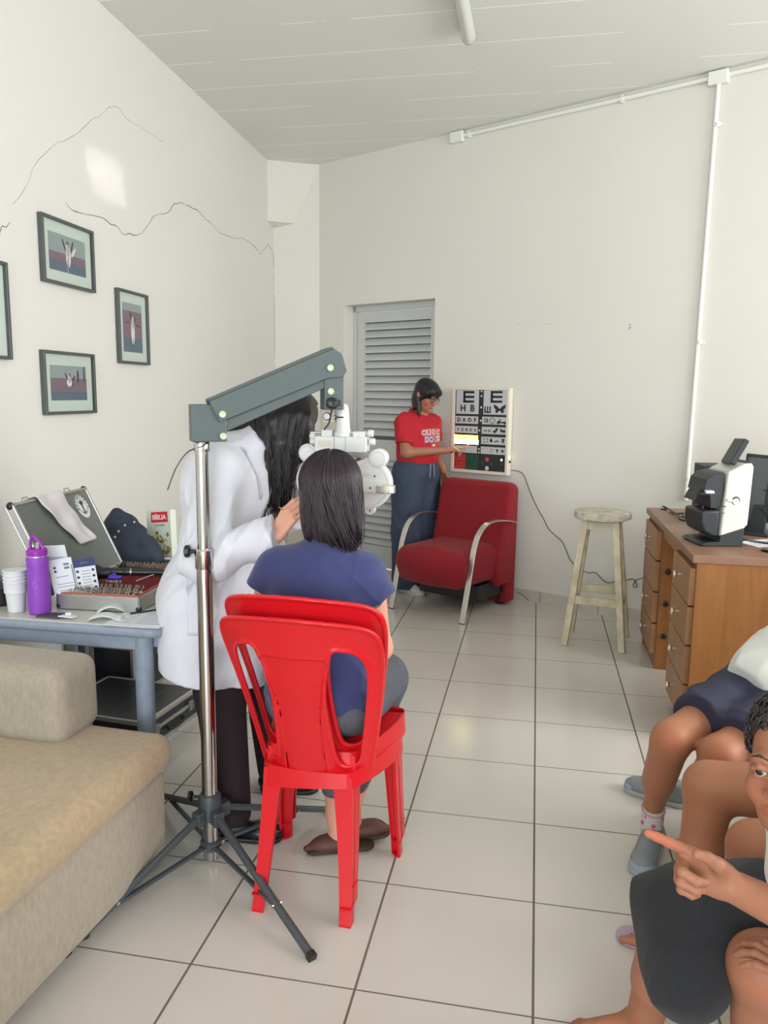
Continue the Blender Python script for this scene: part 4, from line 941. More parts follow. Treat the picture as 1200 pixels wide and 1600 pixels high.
for (sx, sy) in ((1, -1), (1, 1), (-1, -1)): m = MB(); m.ball((sx*(hx-.008), sy*(hy-.008), .0125), (.012, .012, .012), 10); m.build('corner_cap', M_blk, lc, local=True)
for y in (-.13, .09): m = MB(); m.bb((hx, y, .02), (hx+.004, y+.06, .045)); m.build('latch', M_lensr, lc, smooth=0, local=True, bevel=.001)
hl = []
random.seed(5)
for (x0, x1, y0, rows) in ((-.13, .13, -.225, 2), (-.13, .13, .145, 2), (-.13, -.02, -.04, 1)):
    for r_ in range(rows):
        y = y0+r_*.05; x = x0
        while x < x1:
            hl.append((x+random.uniform(-.001, .001), y, random.uniform(-.12, .12))); x += .0074
rim = MB(); A_ = np.linspace(0, 2*PI, 15)
rim.tube([np.array((0, math.cos(a)*.018, .018+math.sin(a)*.018)) for a in A_], .0013, 5, cap=False); rim.bb((-.0012, -.003, .033), (.0012, .003, .044))
rim_o = rim.build('trial_lens', M_lensr, None, local=True)
hl = hl[:170]
for i, (x, y, a) in enumerate(hl):
    o = rim_o if i == 0 else rim_o.copy()
    if i: COL.objects.link(o)
    p = MW[lc.name] @ Vector((x, y, .0345)); o.location = p; o.rotation_euler = (0, a, CR)
    row = 'front' if y < -.1 else ('middle' if y < .1 else 'back')
    tag(o, 'thin round trial lens standing in the %s rows of the open lens case' % row, 'lens', 'trial lenses in the %s rows of the case' % row)
# lid with inner panel
LN = np.array((-.155, 0, .325)); LL = np.linalg.norm(LN); LU = LN/LL; LP = np.array((LU[2], 0, -LU[0]))
def lbox(m, y0, y1, a0, a1, o0, o1, mm=0):
    o = np.array((-hx, 0, .055)); m.prism([(y0, a0), (y1, a0), (y1, a1), (y0, a1)], o+LP*o0, (0, 1, 0), LU, LP*(o1-o0), m=mm)
LA = .35
m = MB(); lbox(m, -hy, hy, 0, LA, -.03, -.024)
for q in ((-hy, -hy+.012, 0, LA), (hy-.012, hy, 0, LA), (-hy, hy, 0, .012), (-hy, hy, LA-.012, LA)): lbox(m, *q, -.024, .004)
ld = m.build('lid', M_alu, lc, smooth=0, bevel=.003, local=True)
m = MB(); lbox(m, -hy+.012, hy-.012, .012, LA-.012, -.024, -.001); m.build('inner_panel', M_cg_, ld, smooth=0, local=True)
for y in (-hy+.006, hy-.006): m = MB(); m.ball(np.array((-hx, y, .055))+LU*(LA-.006)+LP*-.01, (.015, .012, .015), 10); m.build('corner_cap', M_blk, ld, local=True)
for y in (-.15, .13):
    m = MB(); c = np.array((-hx, y, .055))+LU*(LA+.002)+LP*-.01; m.tube([c+np.array((0, -.02, 0)), c+np.array((0, -.015, 0))+LU*.012, c+np.array((0, .015, 0))+LU*.012, c+np.array((0, .02, 0))], .002, 6); m.build('lid_catch', M_lensr, ld, local=True)
m = MB(); c0 = np.array((-hx, .165, .055))+LU*.275+LP*.0004
def ring(m, r0, r1, sx=1.0, mm=0, o=0.0):
    A = np.linspace(0, 2*PI, 33)
    for i in range(32):
        q = [(k*sx*math.cos(a), k*math.sin(a)) for k, a in ((r0, A[i]), (r1, A[i]), (r1, A[i+1]), (r0, A[i+1]))]; m.prism(q, c0+LP*o, (0, 1, 0), LU, LP*.0006, m=mm)
ring(m, .0, .052, .9, 0); ring(m, .049, .051, .9, 1, .0006); ring(m, .033, .0345, .9, 1, .0006)
for i, ch in enumerate('OPTOMETRIA'):
    a = PI*1.05-i*PI*1.1/9; p = c0+np.array((0, 1, 0))*.0415*.9*math.cos(a)+LU*.0415*math.sin(a); ux = np.array((0, 1, 0))*math.sin(a)-LU*math.cos(a); m.text(ch, .013, p+LP*.0009, ux, np.cross(LP, ux), .0003, 1, bold=.0004)
m.prism([(-.003, -.028), (.003, -.028), (.005, .005), (.016, .018), (.006, .024), (0, .03), (-.006, .024), (-.016, .018), (-.005, .005)], c0+LP*.0006, (0, 1, 0), LU, LP*.0005, m=1)
m.prism([(-.018, -.012), (-.012, -.026), (0, -.031), (.012, -.026), (.018, -.012), (.010, -.022), (0, -.026), (-.010, -.022)], c0+LP*.0006, (0, 1, 0), LU, LP*.0005, m=1)
m.build('round_sticker', [mat('sticker_white', (222, 224, 224), .5), mat('sticker_ink', (54, 58, 66), .5)], ld, smooth=0, local=True)
def lw_(y, a, o): return MW[lc.name] @ Vector(np.array((-hx, y, .055))+LU*a+LP*o)
def cloth_sheet(rows, th=.002):
    """rows of points -> thick sheet"""
    n = len(rows); k = len(rows[0]); m = MB(); V = [np.array(p, float) for r in rows for p in r]; F = []
    for i in range(n-1):
        for j in range(k-1): F.append((i*k+j, i*k+j+1, (i+1)*k+j+1, (i+1)*k+j))
    m.add(V, F); return m
def solidify(o, t): b = o.modifiers.new('thickness', 'SOLIDIFY'); b.thickness = t; b.offset = 0; return o
# white towel over the lid
rows = []
for i in range(15):
    q = i/14; r = []
    for j in range(9):
        w = j/8; y = -.125+w*.17+.05*q+.10*q*q*(1-w*.6); a = LA+.012-.26*max(0, q-.12)-(.0 if q > .12 else 0); o = .012+.006*math.sin(w*9+q*4)*(.3+q)+.004*math.sin(q*17+w*5)
        if q <= .12: o = -.04+q/.12*.055; a = LA+.010
        r.append(lw_(y, a, o))
    rows.append(r)
o = cloth_sheet(rows).build('hand_towel', mat('white_linen', (226, 220, 224), .9, bump=.3, bscale=500, sheen=.2), None, smooth=180, fix=False, subsurf=1); solidify(o, .003); tag(o, 'white cloth draped over the lid of the open lens case', 'cloth')
# leaflets standing in the case
M_pap = mat('white_paper', (224, 226, 232), .7); M_ink = mat('printed_grey_ink', (120, 124, 140), .7); M_nav = mat('navy_print', (38, 50, 104), .5); M_inkb = mat('printed_black', (40, 42, 56), .6)
def card(name, label, c, ux, uy, w, h, marks, mats, cat='leaflet', bend=0.0, group=None):
    c = np.array(c, float); ux = unit(ux); uy = unit(uy); uz = np.cross(ux, uy); m = MB()
    m.prism([(-w/2, 0), (w/2, 0), (w/2, h), (-w/2, h)], c, ux, uy, -uz*.0008)
    o = m.build(name, mats[0], None, smooth=0)
    root = o; m = MB()
    for (x0, x1, y0, y1, mm) in marks: m.prism([(x0*w-w/2, y0*h), (x1*w-w/2, y0*h), (x1*w-w/2, y1*h), (x0*w-w/2, y1*h)], c+uz*.0002, ux, uy, uz*.0003, m=mm)
    if marks: m.build('printed_text', mats[1:], root, smooth=0)
    tag(o, label, cat, group); return o
card('leaflet', 'tall white form leaning behind the other leaflets in the lens case', (-1.675, -2.455, .80), (.85, .45, 0), (-.22, 0, 1), .075, .175,
     [(.12, .8, .60+.035*i, .612+.035*i, 0) for i in range(5)]+[(.05, .1, .05, .5, 0)], [M_pap, M_ink])
card('leaflet', 'white printed form with two black squares standing in front of the taller one', (-1.655, -2.475, .80), (.85, .5, .12), (-.2, .02, 1), .078, .130,
     [(.18, .28, .74, .80, 1), (.18, .28, .64, .70, 1), (.62, .85, .80, .86, 0), (.62, .85, .70, .76, 0), (.2, .75, .50, .515, 0), (.2, .9, .30, .315, 0), (.2, .9, .22, .235, 0), (.25, .8, .12, .135, 0), (.92, .97, .1, .8, 0)], [M_pap, M_ink, M_inkb])
card('leaflet', 'white leaflet with a navy blue header and rows of black squares', (-1.595, -2.43, .80), (.80, .55, .08), (-.15, 0, 1), .070, .125,
     [(0, 1, .76, 1, 2), (.3, .72, .85, .9, 0)]+[(.06, .18, .10+.17*i, .17+.17*i, 1) for i in range(4)]+[(.80, .92, .10+.17*i, .17+.17*i, 1) for i in range(4)]+[(.3, .72, .12+.085*i, .135+.085*i, 0) for i in range(7)], [M_pap, M_ink, M_inkb, M_nav])
# retinoscope and small tools in the case
def cw(x, y, z): return np.array(MW[lc.name] @ Vector((x, y, z)))
rt = thing('retinoscope', 'black handheld retinoscope lying across the open lens case', 'retinoscope', tuple(cw(-.02, 0, .065)))
m = MB(); m.cyl(cw(.145, .01, .085), cw(-.01, -.04, .092), .0125, 18); m.build('handle', M_blk, rt)
m = MB(); m.cyl(cw(.145, .01, .085), cw(.15, .012, .0848), .0135, 18); m.cyl(cw(.015, -.032, .091), cw(.020, -.030, .0908), .0135, 18); m.cyl(cw(-.015, -.042, .092), cw(-.01, -.040, .092), .0135, 18); m.build('metal_rings', M_lensr, rt)
S = SD(.01); S.cap(cw(-.01, -.04, .092), cw(-.055, -.055, .094), .015, .013); S.cap(cw(-.06, -.055, .090), cw(-.105, -.070, .088), .020, .024); S.cap(cw(-.11, -.07, .080), cw(-.10, -.068, .105), .020, .018); sd_build(S, 'head', M_blk, rt, .003)
t2 = thing('ophthalmoscope', 'smaller black eye scope lying behind the retinoscope in the lens case', 'ophthalmoscope', tuple(cw(-.02, .06, .06)))
S = SD(.008); S.cap(cw(-.06, .04, .080), cw(.0, .05, .082), .014, .012); S.cap(cw(-.05, .04, .088), cw(-.045, .04, .103), .013, .011); sd_build(S, 'head', M_blk, t2, .003)
m = MB(); m.cyl(cw(.0, .05, .082), cw(.012, .052, .082), .011); m.cyl(cw(.012, .052, .082), cw(.1, .07, .075), .010); m.build('handle', M_blk, t2)
S = SD(.006); S.cap(cw(-.035, -.095, .082), cw(.005, -.088, .083), .008, .007); S.cap(cw(-.03, -.09, .086), cw(-.02, -.085, .092), .007); o = sd_build(S, 'clip', mat('violet_plastic', (60, 40, 170), .4), None, .0025); tag(o, 'small violet plastic clip between the lenses and the retinoscope', 'clip')
m = MB(); m.cyl(cw(.055, -.07, .066), cw(.115, -.045, .088), .0025, 8); o = m.build('steel_probe', M_lensr); tag(o, 'thin steel rod lying in the lens case beside the handle', 'tool')
# purple bottle
bt = thing('water_bottle', 'tall matt purple water bottle in front of the lens case lid', 'bottle', (-1.715, -2.545, TZ))
M_pur = mat('matt_purple', (138, 66, 182), .5); M_purl = mat('glossy_purple_lid', (150, 44, 168), .25); M_st = mat('bottle_steel', (214, 206, 214), .2, metal=.9)
m = MB(); m.lathe([(.030, 0), (.036, .004), (.0385, .03), (.0375, .08), (.035, .14), (.0355, .17), (.037, .193), (.034, .199)], (-1.715, -2.545, TZ), n=32); m.build('body', M_pur, bt)
m = MB(); m.lathe([(.033, .197), (.033, .205)], (-1.715, -2.545, TZ), n=28); m.build('neck_ring', M_st, bt)
m = MB(); m.lathe([(.034, .204), (.0345, .208), (.0345, .222), (.030, .227), (.012, .229)], (-1.715, -2.545, TZ), n=28); c = np.array((-1.715, -2.545, TZ))
m.tube(spline([c+np.array(p) for p in ((-.024, 0, .222), (-.022, 0, .25), (-.014, 0, .268), (.0, 0, .262), (.018, 0, .24), (.026, 0, .226))], 5), .0055, 10); lidb = m.build('lid', M_purl, bt)
m = MB(); m.cyl(c+np.array((.006, -.006, .226)), c+np.array((.012, -.012, .248)), .006, 12); m.build('spout', mat('clear_spout', (206, 196, 214), .15, alpha=.7), bt)
m = MB()
for i in range(7):
    a = 2*PI*i/7; m.ball(c+np.array((.012+.008*math.cos(a), -.0355, .105+.013*math.sin(a))), (.0028, .0012, .004), 8)
m.tube([c+np.array((.012, -.0365, .095)), c+np.array((.010, -.0365, .075)), c+np.array((.006, -.037, .066))], .0008, 5); m.build('lotus_print', mat('purple_print_pale', (176, 116, 206), .5), bt)
# cups, black jar
M_cup = mat('white_disposable_plastic', (222, 226, 228), .35, sss=.1)
for i in range(4):
    m = MB(); z0 = TZ+i*.0125; m.lathe([(.026, 0), (.028, .003), (.0335, .064), (.0345, .067), (.0375, .069), (.0385, .105), (.0405, .108), (.039, .110)], (-1.806, -2.545, z0), n=28)
    o = m.build('disposable_cup', M_cup); tag(o, ['lowest', 'second lowest', 'second highest', 'topmost'][i]+' white plastic cup in the stack left of the purple bottle', 'cup', 'stacked white cups')
jr = thing('black_canister', 'black lidded canister cut by the left edge behind the cups', 'canister', (-1.93, -2.47, TZ))
m = MB(); m.lathe([(.05, 0), (.055, .006), (.055, .060), (.05, .065)], (-1.93, -2.47, TZ), n=28); m.build('body', M_blk, jr)
m = MB(); m.lathe([(.056, .063), (.057, .067), (.057, .088), (.050, .093), (.02, .094)], (-1.93, -2.47, TZ), n=28); m.build('lid', mat('dark_grey_lid', (60, 62, 66), .4), jr)
# tissues, wallet, papers
def sheet(name, label, pts_fn, n, k, material, cat, t=.0006):
    o = cloth_sheet([[pts_fn(i/(n-1), j/(k-1)) for j in range(k)] for i in range(n)]).build(name, material, None, smooth=180, fix=False); solidify(o, t); return tag(o, label, cat)
for (cx, cy, a, l, hh, lab) in ((-1.478, -2.475, .5, .085, .020, 'curled white paper strip next to the lens case, the farther of two'), (-1.455, -2.565, .35, .085, .014, 'curled white paper strip near the table edge, the nearer of two')):
    ca, sa = math.cos(a), math.sin(a)
    def fn(u, v, cx=cx, cy=cy, ca=ca, sa=sa, l=l, hh=hh):
        x = (u-.5)*l*1.3; y = (v-.5)*.055; z = hh*math.sin(PI*min(1, max(0, u*1.15)))+.0012+.004*v*u
        return (cx+x*ca-y*sa, cy+x*sa+y*ca, TZ+z)
    sheet('paper_strip', lab, fn, 14, 5, mat('soft_white_tissue', (222, 232, 228), .8), 'paper strip')
wa = thing('dark_pouch', 'small flat dark grey pouch in front of the purple bottle', 'pouch', (-1.635, -2.575, TZ))
m = MB(); m.prism([(-.05, -.028), (.035, -.03), (.052, .0), (.048, .028), (-.02, .026)], (-1.645, -2.575, TZ), (1, 0, 0), (0, 1, 0), (0, 0, .006)); m.build('flap', mat('dark_grey_fabric', (70, 68, 78), .8), wa, smooth=0, bevel=.002)
m = MB(); m.prism([(-.012, -.03), (.045, -.034), (.05, -.01), (.0, -.006)], (-1.60, -2.570, TZ+.0062), (1, 0, 0), (0, 1, 0), (0, 0, .004)); m.box((-1.585, -2.580, TZ+.014), (.018, .012, .008), rotm((0, 0, 1), .6)); m.build('white_tag', M_pap, wa, smooth=0, bevel=.001)
def desk_paper(name, label, c, ux, w, h, marks, z=TZ, mats=None, cat='paper sheet'): return card(name, label, (c[0], c[1], z+.001), ux, np.cross((0, 0, 1), unit(ux)), w, h, marks, mats or [M_pap, M_ink], cat)
desk_paper('printed_form', 'printed white form lying at the right corner of the work table', (-1.325, -2.62, 0), (1, .06, 0), .20, .20, [(.1+.12*(i % 2), .36, .15+.11*i, .165+.11*i, 0) for i in range(6)]+[(.45, .92, .12+.1*i, .135+.1*i, 0) for i in range(8)]+[(.4, .404, .05, .95, 0)])
desk_paper('printed_form', 'second white sheet peeking from under the printed form', (-1.33, -2.632, 0), (1, .02, 0), .20, .20, [], z=TZ-.0003)
# navy bag, bible, small black thing
bg = thing('navy_bag', 'dark navy fabric bag slumped behind the lens case', 'bag', (-1.76, -1.80, TZ))
S = SD(.03); S.ell((-1.77, -1.80, TZ+.075), (.11, .09, .08)); S.ell((-1.82, -1.78, TZ+.16), (.075, .06, .07)); S.cap((-1.86, -1.79, TZ+.18), (-1.845, -1.79, TZ+.235), .03, .026); S.cap((-1.80, -1.80, TZ+.185), (-1.70, -1.82, TZ+.165), .034, .014); S.cap((-1.80, -1.80, TZ+.12), (-1.69, -1.84, TZ+.115), .05, .03); S.cap((-1.70, -1.80, TZ+.10), (-1.66, -1.80, TZ+.04), .04, .03); S.clip((0, 0, TZ+.002), (0, 0, -1)); S.disp = lump(.006, 45, 21)
sd_build(S, 'bag_body', mat('navy_nylon', (34, 42, 60), .7, bump=.3, bscale=200), bg, .006)
m = MB()
for x, y, z in ((-1.735, -1.853, .205), (-1.775, -1.86, .19), (-1.80, -1.87, .165), (-1.815, -1.875, .14)): m.ball((x, y+.012, TZ+z), (.006, .004, .006), 10)
m.build('metal_studs', M_lensr, bg)
bb = thing('book', 'thick book with a red title block leaning against the wall side', 'book', (-1.69, -1.70, TZ))
bu = unit((.90, -.30, .12)); bv0 = unit((-.42, .25, 1)); bz = unit(np.cross(bu, bv0)); bv = np.cross(bz, bu); bo = np.array((-1.69, -1.70, TZ+.022))
m = MB(); m.prism([(-.075, 0), (.075, 0), (.075, .215), (-.075, .215)], bo, bu, bv, -bz*.035); cov = m.build('cover', mat('pale_green_cover', (206, 214, 200), .35), bb, smooth=0, bevel=.002)
m = MB(); m.prism([(-.045, .160), (.058, .160), (.058, .207), (-.045, .207)], bo+bz*.0004, bu, bv, bz*.0006); m.build('red_title_block', mat('title_red', (206, 40, 52), .4), cov, smooth=0); m = MB(); m.prism([(-.075, 0), (-.035, 0), (-.035, .028), (-.075, .03)], bo+bz*.0004, bu, bv, bz*.0006); m.build('red_corner', mat('title_red', (206, 40, 52), .4), cov, smooth=0)
m = MB(); m.text('BÍBLIA', .030, bo+bu*.006+bv*.182+bz*.0014, bu, bv, .0003, 0, bold=.0008); m.build('title_lettering', M_pap, cov, smooth=0)
m = MB(); m.text('em português', .011, bo+bu*.006+bv*.148+bz*.0006, bu, bv, .0002, 0); m.build('subtitle_lettering', M_inkb, cov, smooth=0)
random.seed(3); m = MB()
for i in range(46):
    x = random.uniform(-.05, .07); y = random.uniform(.03, .115)-abs(x)*.2; r_ = random.uniform(.005, .010); k = [(math.cos(a)*r_, math.sin(a)*r_*1.3) for a in np.linspace(0, 2*PI, 8)[:-1]]
    m.prism([(x+p[0], y+p[1]) for p in k], bo+bz*(.0004+i*.00001), bu, bv, bz*.0005, m=random.choice([0, 0, 1, 2, 3]))
m.build('cover_picture', [mat('crowd_brown', (150, 116, 84), .5), mat('crowd_cream', (214, 196, 158), .5), mat('crowd_dark', (84, 62, 50), .5), mat('leaf_green', (146, 172, 80), .5)], cov, smooth=0)
m = MB(); m.tube(spline([(-1.74, -1.74, TZ+.12), (-1.77, -1.74, TZ+.08), (-1.75, -1.75, TZ+.03), (-1.70, -1.76, TZ+.006), (-1.62, -1.77, TZ+.006)], 5), .006, 8); tag(m.build('black_strap', M_blk), 'black curved strap lying behind the book on the work table', 'strap')
S = SD(.02); S.rbox((-1.62, -1.79, TZ+.016), (.07, .03, .016), .012); tag(sd_build(S, 'glasses_case', M_blk, None, .004), 'dark closed case at the foot of the book', 'case')
m = MB(); m.tube(spline([(-1.40, -2.50, TZ+.004), (-1.34, -2.44, TZ+.004), (-1.30, -2.36, TZ+.004)], 5), .003, 6); tag(m.build('black_pen', M_blk), 'black pen lying by the corner of the lens case', 'pen')

# ---- cases on the floor under the table
M_bc = mat('black_case_laminate', (34, 37, 44), .35, bump=.1, bscale=400)
def flight_case(label, loc, rz, dx, dy, dz, seam, side):
    t = thing('flight_case', label, 'case', loc, rz); m = MB(); m.bb((-dx/2+.003, -dy/2+.003, .003), (dx/2-.003, dy/2-.003, dz-.003)); m.build('shell', M_bc, t, smooth=0, local=True)
    m = MB(); e = .018
    for sx in (-1, 1):
        for sy in (-1, 1): m.box((sx*(dx/2-e/2), sy*(dy/2-e/2), dz/2), (e, e, dz))
    for z in [e/2, dz-e/2]+([seam] if seam else []):
        for sx in (-1, 1): m.box((sx*(dx/2-e/2+.001), 0, z), (e, dy, e))
        for sy in (-1, 1): m.box((0, sy*(dy/2-e/2+.001), z), (dx, e, e))
    m.build('aluminium_edging', M_alu, t, smooth=0, bevel=.003, local=True)
    for y in (-dy*.32, dy*.32):
        m = MB(); m.box((dx/2+.003, y, seam), (.008, .035, .045)); m.tube([(dx/2+.008, y-.012, seam-.018), (dx/2+.014, y-.012, seam+.018), (dx/2+.014, y+.012, seam+.018), (dx/2+.008, y+.012, seam-.018)], .003, 6); m.build('latch', M_lensr, t, smooth=30, bevel=.001, local=True)
    m = MB(); m.tube(spline([(dx/2+.004, -.06, seam-.02), (dx/2+.022, -.05, seam-.03), (dx/2+.022, .05, seam-.03), (dx/2+.004, .06, seam-.02)], 4), .008, 8); m.build('handle', M_blk, t, local=True)
    return t
fc = flight_case('black flat case with aluminium edges lying on the floor under the work table', (-1.84, -1.79, 0), math.radians(-6), .50, .44, .135, .075, 1)
m = MB(); m.text('Optico', .05, (.12, .05, .1356), (0, 1, 0), (-1, 0, 0), .0002, 0); m.build('engraved_lettering', mat('faint_grey_print', (92, 96, 104), .4), fc, smooth=0, local=True)
flight_case('black case standing upright behind the flat one under the table', (-2.06, -1.32, 0), math.radians(-3), .24, .36, .40, .26, 1)

# ================================================================== things on the desk
DZ = .8505
rf = thing('autorefractor', 'white and black eye measuring instrument at the near end of the desk', 'eye instrument', (.82, -1.14, DZ))
M_rw = mat('instrument_white', (214, 212, 200), .4); M_rb = mat('instrument_dark', (38, 44, 48), .45)
RX = unit((1, .22, 0)); RYv = np.array((-RX[1], RX[0], 0)); R0 = np.array((.815, -1.215, DZ))
def rp(poly, o0, o1, mats, name, bev=.006, par=None):
    m = MB(); m.prism(poly, R0+RYv*o0, RX, (0, 0, 1), RYv*(o1-o0)); return m.build(name, mats, par or rf, smooth=30, bevel=bev, seg=3)
rp([(-.120, .004), (-.10, .018), (-.035, .022), (-.035, .05), (.07, .085), (.07, 0), (-.03, 0), (-.10, 0)], -.005, .215, M_rb, 'base', .004)
hs = rp([(-.035, .035), (-.018, .375-.04), (.060, .375), (.085, .378), (.096, .360), (.088, .10), (.070, .078)], .0, .21, M_rw, 'housing', .008)
rp([(-.017, .335), (.075, .382), (.083, .385), (.092, .378), (.05, .36)], .004, .206, M_rb, 'top_edge', .003, hs)
rp([(-.030, .335), (-.075, .325), (-.105, .300), (-.115, .25), (-.118, .245), (-.09, .245), (-.085, .215), (-.08, .17), (-.035, .17), (-.018, .26)], .015, .195, M_rb, 'measuring_head', .006)
rp([(-.036, .165), (-.120, .160), (-.120, .10), (-.105, .062), (-.07, .043), (-.036, .038)], .008, .202, M_rb, 'lower_body', .012)
rp([(-.118, .255), (-.112, .258), (-.140, .200), (-.145, .202)], .05, .16, M_rb, 'face_shield', .001)
m = MB(); m.box(R0+RX*-.098+RYv*.05+np.array((0, 0, .236)), (.035, .06, .012)); m.cyl(R0+RX*-.10+RYv*.05+np.array((0, 0, .165)), R0+RX*-.10+RYv*.05+np.array((0, 0, .18)), .008, 14); m.build('joystick', M_blk, rf)
m = MB(); m.box(R0+RX*-.098+RYv*.0+np.array((0, 0, .248)), (.034, .05, .010)); m.build('chin_paper', M_pap, rf, smooth=0)
m = MB(); c = R0+RX*.025+np.array((0, 0, .205)); m.cyl(c+RYv*.002, c-RYv*.004, .015, 22); m.sweep([c-RYv*.004-RX*.0, c-RYv*.005-RX*.042+np.array((0, 0, .008))], [(-.003, -.005), (.003, -.005), (.003, .005), (-.003, .005)]); m.build('side_lever', M_rw, hs)
m = MB(); m.cyl(c+np.array((0, 0, .003))+RYv*.001, c+np.array((0, 0, .003))-RYv*.001, .019, 24); m.box(R0+RX*-.026-RYv*.001+np.array((0, 0, .182)), (.018, .003, .003)); m.box(R0+RX*-.028-RYv*.001+np.array((0, 0, .152)), (.014, .003, .002)); m.build('dark_recess', M_rb, hs)
m = MB(); sn = unit((.50, .05, 1)); d0 = R0+RX*.022+RYv*.10+np.array((0, 0, .365)); sw_ = np.cross(sn, (0, 1, 0)); m.sweep([d0, d0+sn*.125], [(-.085, -.013), (.085, -.013), (.085, .013), (-.085, .013)], up=(1, 0, -.4)); m.build('tilting_screen', M_rb, rf, smooth=0, bevel=.006)
bk = thing('black_box', 'black box standing behind the eye instrument', 'box', (.92, -.55, DZ)); m = MB(); m.bb((.80, -.66, DZ), (1.06, -.44, DZ+.315)); m.build('box_body', mat('matt_black_box', (30, 36, 38), .6), bk, smooth=0, bevel=.003); m = MB(); m.bb((.81, -.665, DZ+.28), (1.05, -.659, DZ+.285)); m.build('seam', M_blk, bk, smooth=0)
mo = thing('monitor', 'thin dark monitor seen from behind right of the white eye instrument', 'monitor', (1.10, -.85, DZ))
MXv = unit((.86, -.50, 0)); MYv = np.array((-MXv[1], MXv[0], 0)); M0 = np.array((.965, -.72, DZ)); mu = unit(MYv*.0+np.array((.09, .03, 1)))
m = MB(); m.prism([(0, .055), (.42, .055), (.42, .365), (0, .385)], M0, MXv, mu, -MYv*.022); m.build('screen_housing', mat('monitor_grey', (84, 90, 90), .5), mo, smooth=0, bevel=.004)
m = MB(); m.prism([(0, .045), (.014, .045), (.014, .388), (0, .388)], M0-MYv*-.002, MXv, mu, -MYv*.026); m.prism([(.0, .375), (.42, .355), (.42, .37), (0, .39)], M0-MYv*-.002, MXv, mu, -MYv*.026); m.prism([(.12, .055), (.16, .055), (.16, .365), (.12, .375)], M0-MYv*.02, MXv, mu, -MYv*.006); m.build('bezel', M_rb, mo, smooth=0, bevel=.002)
m = MB(); m.prism([(.07, 0), (.15, 0), (.14, .14), (.08, .14)], M0-MYv*.028, MXv, mu, -MYv*.02); m.build('stand_neck', M_rb, mo, smooth=0, bevel=.002)
m = MB(); m.prism([(-.03, -.13), (.25, -.13), (.25, .06), (-.03, .06)], M0, MXv, MYv, (0, 0, .012)); m.build('stand_foot', M_rb, mo, smooth=0, bevel=.003)
random.seed(12)
for i, (lab, pts) in enumerate((('black cable looping off the back of the monitor, the outermost', [(1.05, -.83, .22), (1.13, -.86, .19), (1.15, -.90, .12), (1.10, -.93, .08), (1.17, -1.0, .012)]), ('black cable hanging behind the monitor stand, the lower loop', [(1.04, -.83, .13), (1.08, -.88, .09), (1.15, -.93, .05), (1.22, -.9, .01)]))):
    m = MB(); m.tube(spline([(x, y, DZ+z) for x, y, z in pts], 6), .0035, 6); tag(m.build('monitor_cable', M_blk), lab, 'cable')
m = MB(); m.tube(spline([R0+RX*p[0]+RYv*p[1]+np.array((0, 0, p[2])) for p in ((.07, .03, .03), (.10, .02, .028), (.15, .02, .018), (.22, .0, .010))], 5), [.008]*4+[.006]*6+[.005]*6, 8); tag(m.build('instrument_cable', M_blk), 'thick black plug cable leaving the base of the eye instrument', 'cable')
for lab, pts in (('dark wire with a twisted end on the far side of the desktop', [(.70, .0-.06, .004), (.725, -.10, .004), (.71, -.06, .02), (.735, -.10, .01), (.755, -.25, .006), (.79, -.30, .015), (.77, -.36, .006), (.83, -.45, .006)]), ('dark wire running along the desktop towards the eye instrument', [(.73, -.20, .004), (.75, -.36, .012), (.74, -.46, .004), (.79, -.52, .004), (.86, -.60, .004)])):
    m = MB(); m.tube(spline([(x, y, DZ+z) for x, y, z in pts], 6), .004, 6); tag(m.build('desk_wire', M_blk), lab, 'wire')
desk_paper('printed_sheet', 'white paper sheet lying on the desk right of the eye instrument', (1.03, -1.16, 0), (1, .5, 0), .18, .16, [(.2, .8, .3+.12*i, .32+.12*i, 0) for i in range(4)], z=DZ)
m = MB(); m.lathe([(.010, 0), (.013, .002), (.013, .014), (.006, .018), (.006, .024), (.009, .028)], (1.035, -1.06, DZ+.002), n=16); tag(m.build('glass_vial', mat('clear_glass_vial', (220, 226, 228), .1, alpha=.6)), 'small clear vial standing on the paper sheet on the desk', 'vial')
ph_ = thing('phone', 'dark phone lying at the right edge of the desktop', 'phone', (1.0, -1.27, DZ)); m = MB(); m.box((1.01, -1.28, DZ+.005), (.07, .13, .009), rotm((0, 0, 1), -.9)); m.build('body', M_blk, ph_, smooth=0, bevel=.002); m = MB(); m.box((1.01, -1.28, DZ+.0098), (.062, .12, .0006), rotm((0, 0, 1), -.9)); m.build('screen', mat('phone_screen', (96, 120, 124), .1), ph_, smooth=0)
